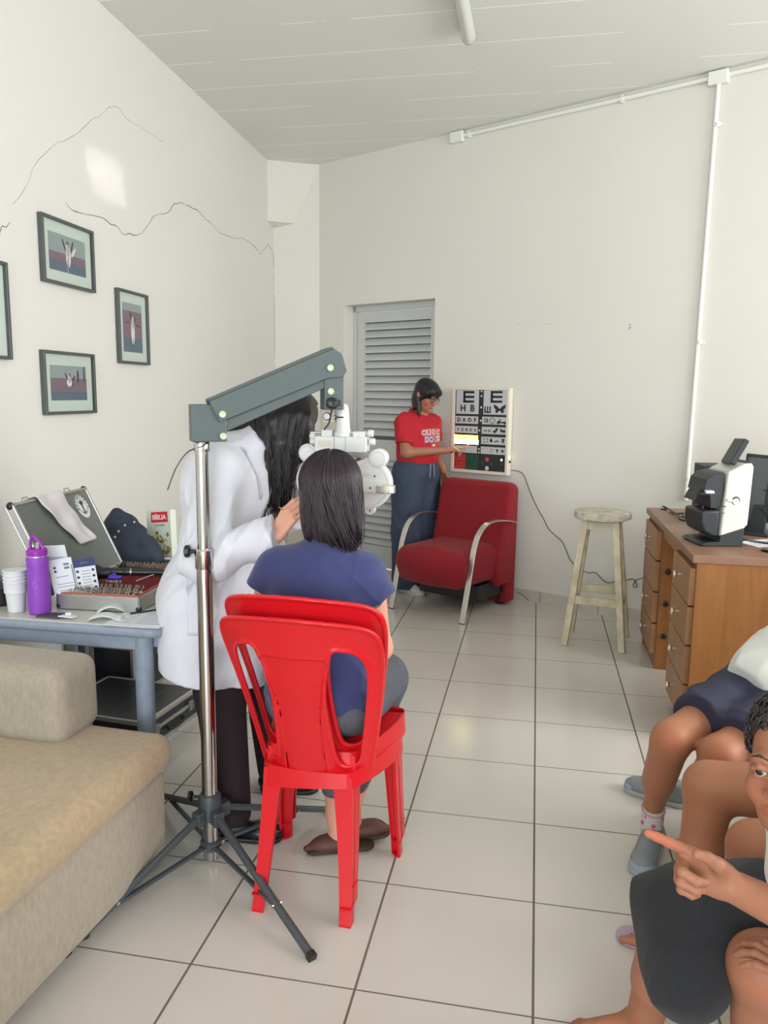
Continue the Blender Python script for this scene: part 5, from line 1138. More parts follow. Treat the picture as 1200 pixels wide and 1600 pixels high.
# ================================================================== people
SKIN = dict(tint=True, rough=.5, sss=.12, spec=.4)
M_skp = mat('skin_light', (214, 158, 134), bump=.15, bscale=500, **SKIN)
M_skw = mat('skin_tan', (160, 108, 86), bump=.15, bscale=500, **SKIN)
M_skk = mat('skin_brown', (160, 106, 80), bump=.12, bscale=500, **SKIN)
M_skb = mat('skin_warm_brown', (170, 114, 84), bump=.12, bscale=500, **SKIN)
M_eye = mat('eye_white', (212, 206, 198), .15); M_iris = mat('dark_iris', (34, 22, 18), .1)
def frame_of(f, up):
    f = unit(f); l = unit(np.cross(up, f)); u = np.cross(f, l); return l, f, u
def head(S, c, f, up, s=1.0, ears=True, lips=True):
    """adds a head with a face to the field; returns (local->world, basis, paint list)"""
    l, f, u = frame_of(f, up); c = np.array(c, float); B = (l, f, u)
    def P(x, y, z): return c+(l*x+f*y+u*z)*s
    S.ell(P(0, -.012, .030), np.array((.074, .094, .086))*s, B, k=.02*s)
    S.ell(P(0, .020, -.028), np.array((.061, .070, .082))*s, B, k=.02*s)
    S.ell(P(0, .036, -.074), np.array((.043, .046, .034))*s, B, k=.02*s)
    S.ell(P(0, .070, -.092), .017*s, None, k=.015*s)
    S.cap(P(-.030, .078, .020), P(.030, .078, .020), .013*s, k=.012*s)
    for q in (-1, 1):
        S.ell(P(q*.040, .058, -.030), .024*s, None, k=.018*s)
        S.cap(P(q*.024, .088, .020), P(q*.044, .078, .019), .0075*s, .006*s, k=.008*s)
    for q in (-1, 1): S.ell(P(q*.031, .099, -.002), np.array((.019, .016, .0125))*s, B, k=.012*s, cut=True)
    for q in (-1, 1):
        S.cap(P(q*.018, .0840, .0038), P(q*.031, .0880, .0072), .0046*s, k=.003*s); S.cap(P(q*.031, .0880, .0072), P(q*.045, .0795, .002), .0046*s, k=.003*s)
        S.cap(P(q*.020, .083, -.0075), P(q*.041, .080, -.0085), .0034*s, k=.004*s)
    S.cap(P(0, .086, .012), P(0, .104, -.026), .0085*s, .0115*s, k=.010*s)
    for q in (-1, 1): S.ell(P(q*.0125, .097, -.031), .0085*s, None, k=.006*s)
    if lips:
        S.cap(P(-.021, .082, -.0565), P(0, .0925, -.054), .0042*s, .0058*s, k=.005*s); S.cap(P(.021, .082, -.0565), P(0, .0925, -.054), .0042*s, .0058*s, k=.005*s)
        S.cap(P(-.018, .080, -.0655), P(0, .0895, -.0665), .0048*s, .0072*s, k=.005*s); S.cap(P(.018, .080, -.0655), P(0, .0895, -.0665), .0048*s, .0072*s, k=.005*s)
        S.cap(P(-.020, .0905, -.0605), P(.020, .0905, -.0605), .0016*s, k=.002*s, cut=True)
    if ears:
        for q in (-1, 1):
            S.ell(P(q*.077, -.010, -.004), np.array((.010, .019, .031))*s, (unit(l*1+f*.3*q), f, u), k=.006*s)
            S.ell(P(q*.088, -.002, -.002), np.array((.006, .010, .018))*s, B, k=.006*s, cut=True)
    return P, B
def face_paint(P, s, lip=(1.05, .62, .60)):
    L = [(P(x, .088, -.055), .011*s, lip) for x in (-.014, 0, .014)]+[(P(x, .086, -.067), .012*s, lip) for x in (-.012, 0, .012)]
    return L+[(P(q*.04, .075, -.03), .03*s, (1.04, .92, .88)) for q in (-1, 1)]
def eyes(parent, P, B, s):
    for q in (-1, 1):
        m = MB(); c = P(q*.031, .0765, .0); m.ball(c, .0118*s, 18, 0)
        d = unit(B[1]+B[0]*-.10*0); m.lathe([(.0068*s, 0), (.0060*s, .0008*s), (.001*s, .0013*s)], c+d*.01085*s, d, 16, 1); m.build('eye', [M_eye, M_iris], parent, smooth=60)
def hand(S, w, d, n, side, s=1.0, curl=((12, 18, 10),)*4, thumb=(.75, .35, 20), spread=.06, r=1.0, nails=None):
    """palm and five fingers; d finger direction, n out of the palm; side +1 right hand, -1 left"""
    d = unit(d); n = unit(np.array(n, float)-d*(np.array(n, float)@d)); t = np.cross(d, n)*side; w = np.array(w, float)
    base = [.086, .090, .086, .078]; off = [.029, .010, -.009, -.027]; L = [(.040, .024, .019), (.044, .027, .020), (.040, .026, .019), (.032, .019, .017)]
    for i in range(4):
        k0 = w+(d*base[i]+t*off[i])*s; S.cap(w+(d*.010+t*off[i]*.62)*s, k0, .0135*s*r, .0105*s*r, k=.012*s)
        a = 0; p = k0; dd = unit(d+t*spread*(1.5-i)*.7)
        for j in range(3):
            a += math.radians(curl[i][j]); q = dd*math.cos(a)+n*math.sin(a); e = p+q*L[i][j]*s
            S.cap(p, e, (.0090-.0008*j-(i == 3)*.0012)*s*r, (.0083-.0009*j-(i == 3)*.0012)*s*r, k=.0035*s); p = e
        if nails is not None: nails.append((p-n*.0*s+(-n*math.cos(a)+dd*math.sin(a))*.006*s, .0085*s))
    a0 = w+(d*.022+t*.022+n*.006)*s; v = unit(t*thumb[0]+d*(1-thumb[0]*.4)+n*thumb[1]); p1 = a0+v*.040*s
    S.cap(a0, p1, .0145*s*r, .0115*s*r, k=.012*s); q = math.radians(thumb[2]); v2 = unit(v*math.cos(q)+d*math.sin(q)*.9); p2 = p1+v2*.031*s
    S.cap(p1, p2, .0108*s*r, .0095*s*r, k=.004*s); v3 = unit(v2*math.cos(q)+(d-t*.3)*math.sin(q)); p3 = p2+v3*.022*s; S.cap(p2, p3, .0095*s*r, .0075*s*r, k=.003*s)
    return t, p3, v3
def bare_foot(S, ankle, toe, s=1.0, up=(0, 0, 1)):
    ankle = np.array(ankle, float); toe = np.array(toe, float); d = unit((toe-ankle)*np.array((1, 1, 0))); sd = np.cross(d, up); L = np.linalg.norm((toe-ankle)[:2])
    heel = ankle-d*.035*s; heel[2] = .03*s
    S.cap(ankle, heel, .032*s, .027*s, k=.02); S.cap(ankle+d*.01, ankle+d*L*.62+np.array((0, 0, .035*s-ankle[2])), .030*s, .022*s, k=.025)
    for q in (-1, 0, 1): S.cap(heel, ankle+d*L*.72+sd*q*.024*s+np.array((0, 0, .02*s-ankle[2])), .022*s, .016*s, k=.02)
    for i in range(5):
        o = (i-2)*.0165*s; l = L*(.72+.0*i); e = L*(1.0-.05*i); a = ankle+d*l+sd*o; a[2] = .019*s; b = ankle+d*e+sd*o*1.05; b[2] = .012*s; S.cap(a, b, .0125*s if i == 0 else .009*s, .0115*s if i == 0 else .0075*s, k=.005)
def sneaker(name, label, heel, toe, s, mats, socks=None, parent=None):
    heel = np.array(heel, float); toe = np.array(toe, float); d = unit(toe-heel); L = np.linalg.norm(toe-heel); sd = np.cross(d, (0, 0, 1)); B = (d, sd, (0, 0, 1))
    t = thing(name, label, 'shoe', tuple((heel+toe)/2)); P = lambda a, b, c: heel+d*a*L+sd*b*s+np.array((0, 0, c*s))
    S = SD(.015); S.cap(P(.14, 0, .012), P(.84, 0, .012), .036*s, .045*s, flat=((0, 0, 1), 1.0)); S.clip((0, 0, heel[2]), (0, 0, -1)); S.clip((0, 0, heel[2]+.020*s), (0, 0, 1)); sd_build(S, 'sole', mats[1], t, .003)
    S = SD(.02); S.ell(P(.16, 0, .045), (.045*s, .031*s, .045*s), B); S.ell(P(.45, 0, .040), (.075*s, .039*s, .046*s), B); S.ell(P(.74, 0, .030), (.066*s, .043*s, .032*s), B); S.cap(P(.28, 0, .06), P(.24, 0, .078), .028*s, .030*s)
    S.clip((0, 0, heel[2]+.012*s), (0, 0, -1)); S.clip(P(.22, 0, .090), unit((0, 0, 1))); sd_build(S, 'upper', mats[0], t, .003)
    m = MB()
    for q in (.42, .50, .58): c = P(q, 0, .088-.10*(q-.40)); m.sweep([c-sd*.018*s, c+np.array((0, 0, .004*s)), c+sd*.018*s], [(-.003, -.001), (.003, -.001), (.003, .001), (-.003, .001)])
    m.build('laces', mats[2], t)
    S = SD(.01); S.ell(P(.86, 0, .022), (.040*s, .043*s, .026*s), B); S.clip((0, 0, heel[2]+.012*s), (0, 0, -1)); S.clip(P(.84, 0, 0), -d); sd_build(S, 'toe_cap', mats[3], t, .003); return t
def conform(o, target, off=.0015, mode='NEAREST_SURFACEPOINT'):
    s_ = o.modifiers.new('wrap', 'SHRINKWRAP'); s_.target = target; s_.wrap_method = mode; s_.wrap_mode = 'ABOVE_SURFACE'; s_.offset = off; return o
def patch(name, c, ux, uy, w, h, mat_, parent, target, off=.002, nx=10, ny=12, shear=0):
    """thin cloth patch laid on a garment"""
    ux = unit(ux); uy = unit(uy); m = MB(); V = []; F = []
    for i in range(ny+1):
        for j in range(nx+1): V.append(np.array(c)+ux*w*(j/nx-.5+shear*(i/ny-.5))+uy*h*(i/ny-.5))
    for i in range(ny):
        for j in range(nx): q = i*(nx+1)+j; F.append((q, q+1, q+nx+2, q+nx+1))
    m.add(V, F); o = m.build(name, mat_, parent, smooth=180, fix=False); conform(o, target, off); b = o.modifiers.new('thick', 'SOLIDIFY'); b.thickness = .0015; b.offset = 1; return o
def person(label, loc, group=None): return thing('person', label, 'person', loc, 0, group)
def M_hair(name, rgb, rough=.38): return mat(name, rgb, rough, spec=.42, bump=.5, bscale=60, stretch=(6, 6, .5), var=.35, vscale=30)
M_hp = M_hair('dark_brown_hair', (42, 31, 36)); M_hd = M_hair('black_brown_hair', (30, 22, 22)); M_hw = M_hair('black_hair', (24, 22, 24), .42)

# ------------------------------------------------ the seated patient, seen from behind
pt = person('person seated on the red chairs with her back to us, navy t-shirt and grey trousers', (-.655, -2.70, .5))
PH = np.array((-.648, -2.615, 1.218))
S = SD(.03)
S.ell((-.655, -2.71, .605), (.165, .12, .105)); S.ell((-.66, -2.735, .74), (.135, .088, .15)); S.ell((-.664, -2.70, .92), (.155, .092, .16)); S.cap((-.77, -2.685, 1.0), (-.555, -2.685, .99), .048)
S.cap((-.663, -2.665, 1.03), (-.655, -2.635, 1.14), .052, .046)
Pp, Bp = head(S, PH, (.06, .98, -.02), (0.05, 0, 1), 1.0)
S.chain([(-.825, -2.685, .985), (-.865, -2.66, .76), (-.79, -2.42, .67)], [.043, .038, .027]); S.chain([(-.515, -2.685, .975), (-.492, -2.66, .75), (-.555, -2.42, .67)], [.043, .037, .027])
S.chain([(-.735, -2.68, .585), (-.80, -2.34, .555), (-.70, -2.44, .30), (-.655, -2.525, .115)], [.09, .058, .048, .034]); S.chain([(-.575, -2.68, .585), (-.525, -2.39, .55), (-.57, -2.43, .30), (-.625, -2.49, .11)], [.09, .058, .048, .034])
S.cap((-.655, -2.525, .115), (-.650, -2.555, .045), .034, .030); S.cap((-.625, -2.49, .11), (-.605, -2.485, .045), .034, .030)
nl = []
hand(S, (-.79, -2.42, .67), (.55, .75, -.1), (.1, -.2, -1), -1, .95, ((15, 20, 12),)*4, nails=nl); hand(S, (-.555, -2.42, .67), (-.55, .75, -.1), (-.1, -.2, -1), 1, .95, ((15, 20, 12),)*4, nails=nl)
bd = sd_build(S, 'body', M_skp, pt, .006, fine=[((-.85, -2.46, .60), (-.49, -2.24, .72), .003)])
bd.location = (0, 0, 0)
M_navy = mat('navy_jersey', (48, 54, 100), .85, bump=.25, bscale=900, var=.06, vscale=25, sheen=.2)
S = SD(.035)
S.ell((-.66, -2.735, .73), (.150, .104, .17)); S.ell((-.664, -2.70, .91), (.166, .108, .17)); S.cap((-.775, -2.688, .995), (-.550, -2.688, .985), .060); S.ell((-.657, -2.72, .62), (.172, .128, .10))
S.cap((-.812, -2.685, .988), (-.862, -2.668, .88), .059, .066, k=.03, pc=((-.858, -2.67, .925), (-.35, 0, -1))); S.cap((-.535, -2.685, .98), (-.475, -2.665, .86), .056, .066, k=.03, pc=((-.478, -2.67, .915), (.62, 0, -1))); S.cap((-.663, -2.670, 1.03), (-.660, -2.655, 1.075), .066, .052)
S.clip((-.66, -2.655, 1.095), (0, .30, 1)); S.clip((0, 0, .595), (.02, 0, -1)); _q = lump(.0030, 34, 41, (1, 1, .6)); _q2 = lump(.0035, 16, 43); _q3 = folds(.009, 20, 44, (1.2, 1, 1))
S.disp = lambda X, Y, Z: _q(X, Y, Z)*(.35+.9*np.clip((.86-Z)/.2, 0, 1))+_q2(X, Y, Z)*.7+_q3(X, Y, Z)*(.15+np.clip((.84-Z)/.15, 0, 1)+.8*np.exp(-((X+.50)/.05)**2))
ts = sd_build(S, 't_shirt', M_navy, pt, .0055)
M_gtr = mat('grey_melange_trousers', (86, 88, 98), .9, bump=.5, bscale=700, var=.3, vscale=220)
S = SD(.03); S.ell((-.655, -2.71, .60), (.185, .138, .115)); S.chain([(-.735, -2.68, .59), (-.80, -2.345, .56), (-.70, -2.44, .33), (-.66, -2.515, .20)], [.105, .072, .062, .050]); S.chain([(-.575, -2.68, .59), (-.525, -2.395, .553), (-.57, -2.43, .33), (-.62, -2.485, .19)], [.108, .078, .062, .050])
S.clip((0, 0, .185), (0, 0, -1)); S.clip((0, 0, .66), (0, 0, 1)); S.disp = lump(.002, 40, 7); sd_build(S, 'trousers', M_gtr, pt, .006)
# hair: swept over the head and gathered low towards the right shoulder
S = SD(.03); S.ell(PH+np.array((0, -.012, .03)), (.086, .104, .090)); S.ell(PH+np.array((.0, -.045, -.03)), (.090, .072, .095)); S.ell(PH+np.array((.012, -.055, -.090)), (.082, .045, .055)); S.cap(PH+np.array((.04, -.06, -.11)), PH+np.array((.080, -.04, -.150)), .028, .012)
S.cap(PH+np.array((-.058, -.045, -.06)), PH+np.array((-.070, -.045, -.145)), .026, .010)
S.ell(PH+np.array((0, .10, -.06)), (.060, .06, .08), cut=True); S.disp = lump(.0015, 60, 4)
random.seed(8)
def pg():
    G = []
    for i in range(1150):
        a = random.uniform(-1.45, 1.45); s0 = random.uniform(.0, .75); left = a < -.5 and random.random() < .5; P = []; lock = math.sin(a*9+1.3)*.004+math.sin(a*23)*.002; rr = random.uniform(.985, 1.035)+lock*4; gx = random.gauss(.070, .012)+min(0, a+.1)*.075; gz = random.gauss(-.146, .012); bow = random.uniform(.6, 1.2)
        for k in range(16):
            q = k/15; th = .04+s0*.5+(1.62-.04-s0*.3)*min(1, q*1.55)
            x = .094*math.sin(a)*math.sin(th); y = -.014-.104*math.cos(a)*math.sin(th); z = .032+.094*math.cos(th)
            if q > .55:
                w = (q-.55)/.45; z0 = z
                if left: x = x*(1-.18*w); z = z0-.165*w; y = y-.002*w
                else:
                    xe = x; x = xe*(1-w)**1.3+gx*(1-(1-w)**1.3)+.020*bow*math.sin(w*PI)*(a > -.1); z = z0*(1-w)+gz*w-.060*bow*math.sin(w*PI)*(1 if a < .5 else .6); y = y*(1-w)-.070*w-.022*bow*math.sin(w*PI)
            P.append(PH+np.array((x*rr, y*rr-.002, z*(rr if z > 0 else 1))))
        G.append(P)
    return G
_pg = pg()
def _h(mb): strands(_pg, .0019, mb=mb)
sd_build(S, 'hair', M_hp, pt, .0045, extra=_h)
# slip-on shoes, crossed under the seat
M_mule = mat('brown_woven_leather', (92, 58, 46), .5, bump=.8, bscale=350)
def mule(label, c, ang, tip, lift):
    t = thing('slip_on_shoe', label, 'shoe', (c[0], c[1], 0)); d = np.array((math.cos(ang), math.sin(ang), 0)); sd = np.array((-d[1], d[0], 0)); B = (unit(d+np.array((0, 0, tip))), sd, np.cross(unit(d+np.array((0, 0, tip))), sd)); c = np.array(c, float)
    S = SD(.012); S.cap(c-d*.085+np.array((0, 0, .012)), c+d*.085+np.array((0, 0, .012+lift)), .034, .028, flat=((0, 0, 1), 2.6)); sd_build(S, 'sole', mat('dark_brown_sole', (58, 40, 34), .6), t, .003)
    S = SD(.012); S.ell(c+d*.03+np.array((0, 0, .032+lift*.7)), (.065, .036, .028), B); S.cap(c+d*.06+np.array((0, 0, .026+lift)), c+d*.112+np.array((0, 0, .02+lift)), .026, .010); sd_build(S, 'upper', M_mule, t, .003)
mule('brown slip-on shoe under the chair with its toe pointing left', (-.640, -2.555, 0), math.radians(203), 0, .0)
mule('brown slip-on shoe under the chair with its toe raised to the right', (-.595, -2.485, .004), math.radians(20), .1, .012)

# ------------------------------------------------ the standing examiner in the white coat
dc = person('person in a white coat with long dark hair bending over the phoropter', (-1.12, -2.40, 0))
DH = np.array((-.925, -2.240, 1.425))
S = SD(.03)
S.ell((-1.19, -2.31, .90), (.12, .155, .13)); S.ell((-1.165, -2.31, 1.03), (.105, .13, .13)); S.ell((-1.12, -2.31, 1.20), (.115, .15, .15)); S.cap((-1.065, -2.44, 1.28), (-1.065, -2.18, 1.28), .05)
S.cap((-1.05, -2.31, 1.31), (-.975, -2.262, 1.385), .05, .046)
Pd, Bd = head(S, DH, (.86, .22, -.46), (.42, 0, .9), 1.0)
S.chain([(-1.065, -2.455, 1.27), (-1.095, -2.56, .985), (-.872, -2.560, 1.065)], [.046, .038, .024]); S.chain([(-1.065, -2.17, 1.27), (-.98, -2.08, 1.06), (-.83, -2.20, 1.20)], [.046, .038, .024])
nd = []
td, thp, thv = hand(S, (-.865, -2.556, 1.072), (.52, .16, .84), (.42, .86, -.32), 1, .98, ((22, 30, 16), (26, 30, 16), (28, 32, 18), (30, 32, 18)), thumb=(.3, .8, 30), spread=.05, nails=nd)
hand(S, (-.83, -2.20, 1.20), (.8, -.4, .4), (.3, -.9, 0), -1, .98, ((25, 35, 20),)*4)
S.chain([(-1.17, -2.38, .86), (-1.10, -2.42, .49), (-1.045, -2.475, .10)], [.095, .058, .038]); S.chain([(-1.17, -2.24, .86), (-1.03, -2.20, .49), (-1.02, -2.14, .10)], [.095, .058, .038])
sd_build(S, 'body', M_skp, dc, .006, fine=[((-.90, -2.60, 1.03), (-.74, -2.42, 1.29), .0028)], paint=[(p, r_, (.42, .10, .12)) for p, r_ in nd])
m = MB(); c = np.array((-.842, -2.566, 1.163)); A_ = np.linspace(0, 2*PI, 17); rd = unit((.50, .30, .80)); r1 = unit(np.cross(rd, (0, 1, 0))); r2 = np.cross(rd, r1)
M_coat = mat('white_cotton_coat', (208, 209, 216), .85, bump=.2, bscale=500, var=.02, vscale=8, sheen=.15)
S = SD(.045)
S.ell((-1.125, -2.31, 1.19), (.135, .190, .175)); S.ell((-1.155, -2.31, .99), (.122, .190, .17)); S.ell((-1.185, -2.31, .80), (.155, .215, .20)); S.cap((-1.20, -2.31, .78), (-1.197, -2.31, .40), .170, .186)
S.cap((-1.19, -2.44, .80), (-1.18, -2.45, .42), .11, .13); S.cap((-1.085, -2.45, 1.275), (-1.085, -2.18, 1.275), .066); S.cap((-1.06, -2.31, 1.30), (-.995, -2.312, 1.36), .080, .062, pc=((-.985, -2.312, 1.365), (.75, 0, .66)))
S.chain([(-1.075, -2.46, 1.265), (-1.10, -2.56, .985)], [.074, .066], k=.03); S.cap((-1.10, -2.562, .985), (-.858, -2.562, 1.085), .066, .056, k=.03, pc=((-.872, -2.56, 1.085), (.92, -.02, .38)))
S.chain([(-1.07, -2.17, 1.27), (-.985, -2.08, 1.06)], [.07, .06], k=.02); S.cap((-.985, -2.08, 1.06), (-.85, -2.19, 1.19), .06, .05, k=.02, pc=((-.86, -2.18, 1.18), (.7, -.5, .6)))
S.cap((-1.10, -2.33, .95), (-1.09, -2.34, .42), .12, .135); S.ell((-1.09, -2.31, 1.20), (.150, .18, .16)); S.clip((-1.18, -2.3, .562), (-.22, 0, -1))
_a = lump(.005, 20, 51, (1, 1, .45)); _b = lump(.0075, 52, 52, (1, .6, 1.2)); _c = lump(.006, 30, 53, (1.6, 1.6, .25))
_d = folds(.014, 22, 54, (1, .5, 1.3)); _e = folds(.008, 13, 55, (1, 1, .3))
S.disp = lambda X, Y, Z: _a(X, Y, Z)+_b(X, Y, Z)*.6*np.exp(-((X+1.06)/.15)**2-((Z-1.04)/.13)**2-((Y+2.55)/.12)**2)+_c(X, Y, Z)*np.clip((.95-Z)/.4, 0, 1)+_d(X, Y, Z)*(.35+np.exp(-((Z-1.03)/.14)**2))+_e(X, Y, Z)*np.clip((1.0-Z)/.3, 0, 1)
coat = sd_build(S, 'white_coat', M_coat, dc, .006)
m2 = MB(); m2.tube([c+(r1*math.cos(a)+r2*math.sin(a))*.0098 for a in A_], .0011, 6, cap=False); m2.build('gold_ring', mat('gold', (220, 170, 90), .2, metal=1), dc)
patch('pocket', (-1.10, -2.56, .82), (1, 0, 0), (0, 0, 1), .13, .17, M_coat, coat, coat, .002)
patch('pocket_hem', (-1.10, -2.56, .898), (1, 0, 0), (0, 0, 1), .134, .012, M_coat, coat, coat, .004)
patch('lapel', (-.965, -2.42, 1.26), (.8, -.3, .2), (-.45, 0, 1), .055, .20, mat('shaded_lapel_cotton', (188, 186, 192), .85, bump=.2, bscale=500), coat, coat, .004, shear=.3)  # lapel tone darker than the coat, its shade put into the colour
M_dtr = mat('dark_maroon_trousers', (40, 26, 32), .85, var=.1, vscale=20)
S = SD(.03); S.chain([(-1.18, -2.37, .78), (-1.115, -2.42, .49), (-1.06, -2.47, .085)], [.10, .082, .066]); S.chain([(-1.18, -2.25, .78), (-1.035, -2.195, .49), (-1.025, -2.14, .085)], [.115, .080, .062]); S.clip((0, 0, .055), (0, 0, -1)); S.disp = lump(.003, 18, 61, (1, 1, .4)); sd_build(S, 'trousers', M_dtr, dc, .007)
def dark_shoe(label, heel, toe, parent=None):
    t = thing('black_shoe', label, 'shoe', tuple((np.array(heel)+np.array(toe))/2)); heel = np.array(heel, float); toe = np.array(toe, float); d = unit(toe-heel); sd = np.cross((0, 0, 1), d); B = (d, sd, (0, 0, 1)); L = np.linalg.norm(toe-heel)
    S = SD(.02); S.ell(heel+d*.05+np.array((0, 0, .04)), (.055, .036, .042), B); S.ell(heel+d*L*.68+np.array((0, 0, .028)), (L*.34, .042, .034), B); S.clip((0, 0, .014), (0, 0, -1)); sd_build(S, 'upper', mat('black_leather', (26, 26, 30), .3), t, .004)
    S = SD(.01); S.cap(heel+d*.04+np.array((0, 0, .008)), toe-d*.04+np.array((0, 0, .008)), .037, .043); S.clip((0, 0, .001), (0, 0, -1)); S.clip((0, 0, .018), (0, 0, 1)); sd_build(S, 'sole', M_blk, t, .004)
dark_shoe('black shoe of the examiner, toe pointing at the red chair', (-1.070, -2.557, 0), (-.850, -2.532, 0)); dark_shoe('black shoe of the examiner, the far foot', (-1.04, -2.23, 0), (-.82, -2.18, 0))
# long straight hair falling forward over the near side of the face
S = SD(.03); S.ell(DH+np.array((.005, -.005, .022)), (.104, .098, .090)); S.ell(DH+np.array((.015, -.055, -.045)), (.096, .040, .11)); S.cap(DH+np.array((.0, -.075, -.08)), DH+np.array((-.01, -.085, -.19)), .045, .022); S.cap(DH+np.array((.065, -.055, -.02)), DH+np.array((.055, -.070, -.13)), .034, .016); S.cap(DH+np.array((-.03, -.07, -.01)), DH+np.array((-.125, -.070, -.030)), .045, .020)
S.disp = lump(.003, 50, 5, (1, 1, .2))
random.seed(9)
def dg_():
    G = []
    for i in range(1100):
        x0 = random.uniform(-.10, .112); back = x0 < -.03 and random.random() < .65; P = []; top = .022+.092*math.sqrt(max(.05, 1-(x0/.118)**2)); L = random.uniform(.22, .33) if random.random() < .85 else random.uniform(.33, .46); yo = random.uniform(-.014, .004); ph = random.uniform(0, 6); lock = .006*math.sin(x0*140)
        if x0 > .05: L *= 1-(x0-.05)*8
        for k in range(15):
            q = k/14
            if q < .35: a = q/.35*PI/2; y = -.005-(.102+lock*.5)*math.sin(a); z = .015+(top-.015)*math.cos(a); x = x0
            else:
                w = (q-.35)/.65; y = -.107-lock+yo*w; z = .015-L*w; x = x0*(1-.34*w)-.010*w+.007*math.sin(w*5+ph)*w
                if back: x = x0-.15*w; z = .015-.06*w-.03*w*w+.02*random.random()*w; y = -.108+.02*w
            P.append(DH+np.array((x, y, z)))
        G.append(P)
    return G
_dg = dg_()
sd_build(S, 'hair', M_hd, dc, .005, extra=lambda mb: strands(_dg, .0020, mb=mb))
dc.location = (-1.12+.035, -2.40-.07, 0)
# ------------------------------------------------ the woman in the red t-shirt pointing at the chart
wm = person('person in a red t-shirt and wide blue jeans pointing at the eye chart', (-.92, 1.0, 0))
WH = np.array((-.868, .985, 1.508))
wl_ = unit((.62, .78, 0)); wf = unit((.78, -.62, 0)); WB = (wl_, wf, (0, 0, 1))
S = SD(.03); wc = np.array((-.935, 1.02, 0))
def wp(a, b, z): return wc+wl_*a+wf*b+np.array((0, 0, z))
S.ell(wp(0, 0, .93), (.165, .125, .13), WB); S.ell(wp(0, 0, 1.07), (.14, .115, .13), WB); S.ell(wp(0, .01, 1.22), (.155, .115, .16), WB); S.cap(wp(-.12, 0, 1.31), wp(.12, 0, 1.31), .044); S.cap(wp(0, .0, 1.34), WH+np.array((-.01, .01, -.09)), .05, .046)
Pw, Bw = head(S, WH, (.80, -.42, -.42), (.35, -.1, .93), .98)
WT = np.array((-.560, 1.035, 1.125))
S.chain([wp(-.158, 0, 1.29), (-.985, .835, 1.085), (-.70, .925, 1.103)], [.048, .040, .026]); S.chain([wp(.158, 0, 1.29), wp(.21, -.02, 1.06), wp(.17, .12, .93)], [.048, .038, .026])
hand(S, (-.705, .925, 1.103), (.80, .58, .10), (.05, .25, -1), 1, .95, ((4, 6, 4), (20, 35, 25), (30, 45, 30), (35, 50, 30)), thumb=(.5, .5, 15)); hand(S, wp(.17, .12, .93), wf*.3+np.array((0, 0, -1)), -wl_, -1, .95)
S.chain([wp(-.08, 0, .88), wp(-.09, .0, .48), wp(-.09, -.01, .09)], [.09, .06, .04]); S.chain([wp(.08, 0, .88), wp(.07, 0, .48), wp(.07, -.01, .09)], [.09, .06, .04])
wb = sd_build(S, 'body', M_skw, wm, .007, fine=[((-.98, .86, 1.38), (-.74, 1.12, 1.64), .0035), ((-.74, .86, 1.04), (-.53, 1.10, 1.17), .003)], paint=face_paint(Pw, .98, (1.0, .7, .7)))
eyes(wm, Pw, Bw, .98)
M_redt = mat('red_jersey', (178, 24, 40), .85, bump=.2, bscale=600, var=.05, vscale=20)
S = SD(.035); S.ell(wp(0, 0, 1.05), (.172, .145, .14), WB); S.ell(wp(0, .012, 1.19), (.172, .140, .18), WB); S.cap(wp(-.125, 0, 1.315), wp(.125, 0, 1.315), .058); S.cap(wp(-.158, 0, 1.292), (-1.005, .850, 1.12), .062, .068, k=.03, pc=((-1.0, .86, 1.15), (.1, -.3, -1))); S.cap(wp(.158, 0, 1.292), wp(.205, -.02, 1.12), .062, .066, k=.03, pc=(wp(.2, -.02, 1.15), (.1, 0, -1))); S.cap(wp(0, .0, 1.33), wp(0, .0, 1.375), .07, .06)
S.clip((0, 0, .99), (0, 0, -1)); S.clip(wp(0, .02, 1.385), (.3, -.2, 1)); _w1 = lump(.004, 22, 71); _w2 = folds(.012, 16, 72); S.disp = lambda X, Y, Z: _w1(X, Y, Z)+_w2(X, Y, Z); rt_ = sd_build(S, 't_shirt', M_redt, wm, .007)
m = MB(); c = wp(.028, .155, 1.205); uu = unit(wl_*1.0); vv = unit(np.array((0, 0, 1))+wf*.02)
m.text('OLHARES', .056, c+vv*.028, uu, vv, .0006, 0, bold=.0045); m.text('DO BEM', .052, c-vv*.026+uu*.006, uu, vv, .0006, 0, bold=.0045); m.text('ação', .022, c-vv*.068, uu, vv, .0006, 0, bold=.002)
o_ = m.build('shirt_lettering_outline', mat('print_white', (226, 226, 230), .6), rt_, smooth=0); conform(o_, rt_, .003)
m = MB(); m.text('OLHARES', .056, c+vv*.028, uu, vv, .0004, 0); o_ = m.build('shirt_lettering_red', mat('print_deep_red', (170, 24, 44), .6), rt_, smooth=0); conform(o_, rt_, .0065)
m = MB(); m.text('DO BEM', .052, c-vv*.026+uu*.006, uu, vv, .0004, 0); o_ = m.build('shirt_lettering_blue', mat('print_blue', (36, 66, 150), .6), rt_, smooth=0); conform(o_, rt_, .0065)
M_jean = mat('dark_blue_denim', (56, 66, 86), .85, bump=.3, bscale=500, var=.12, vscale=40)
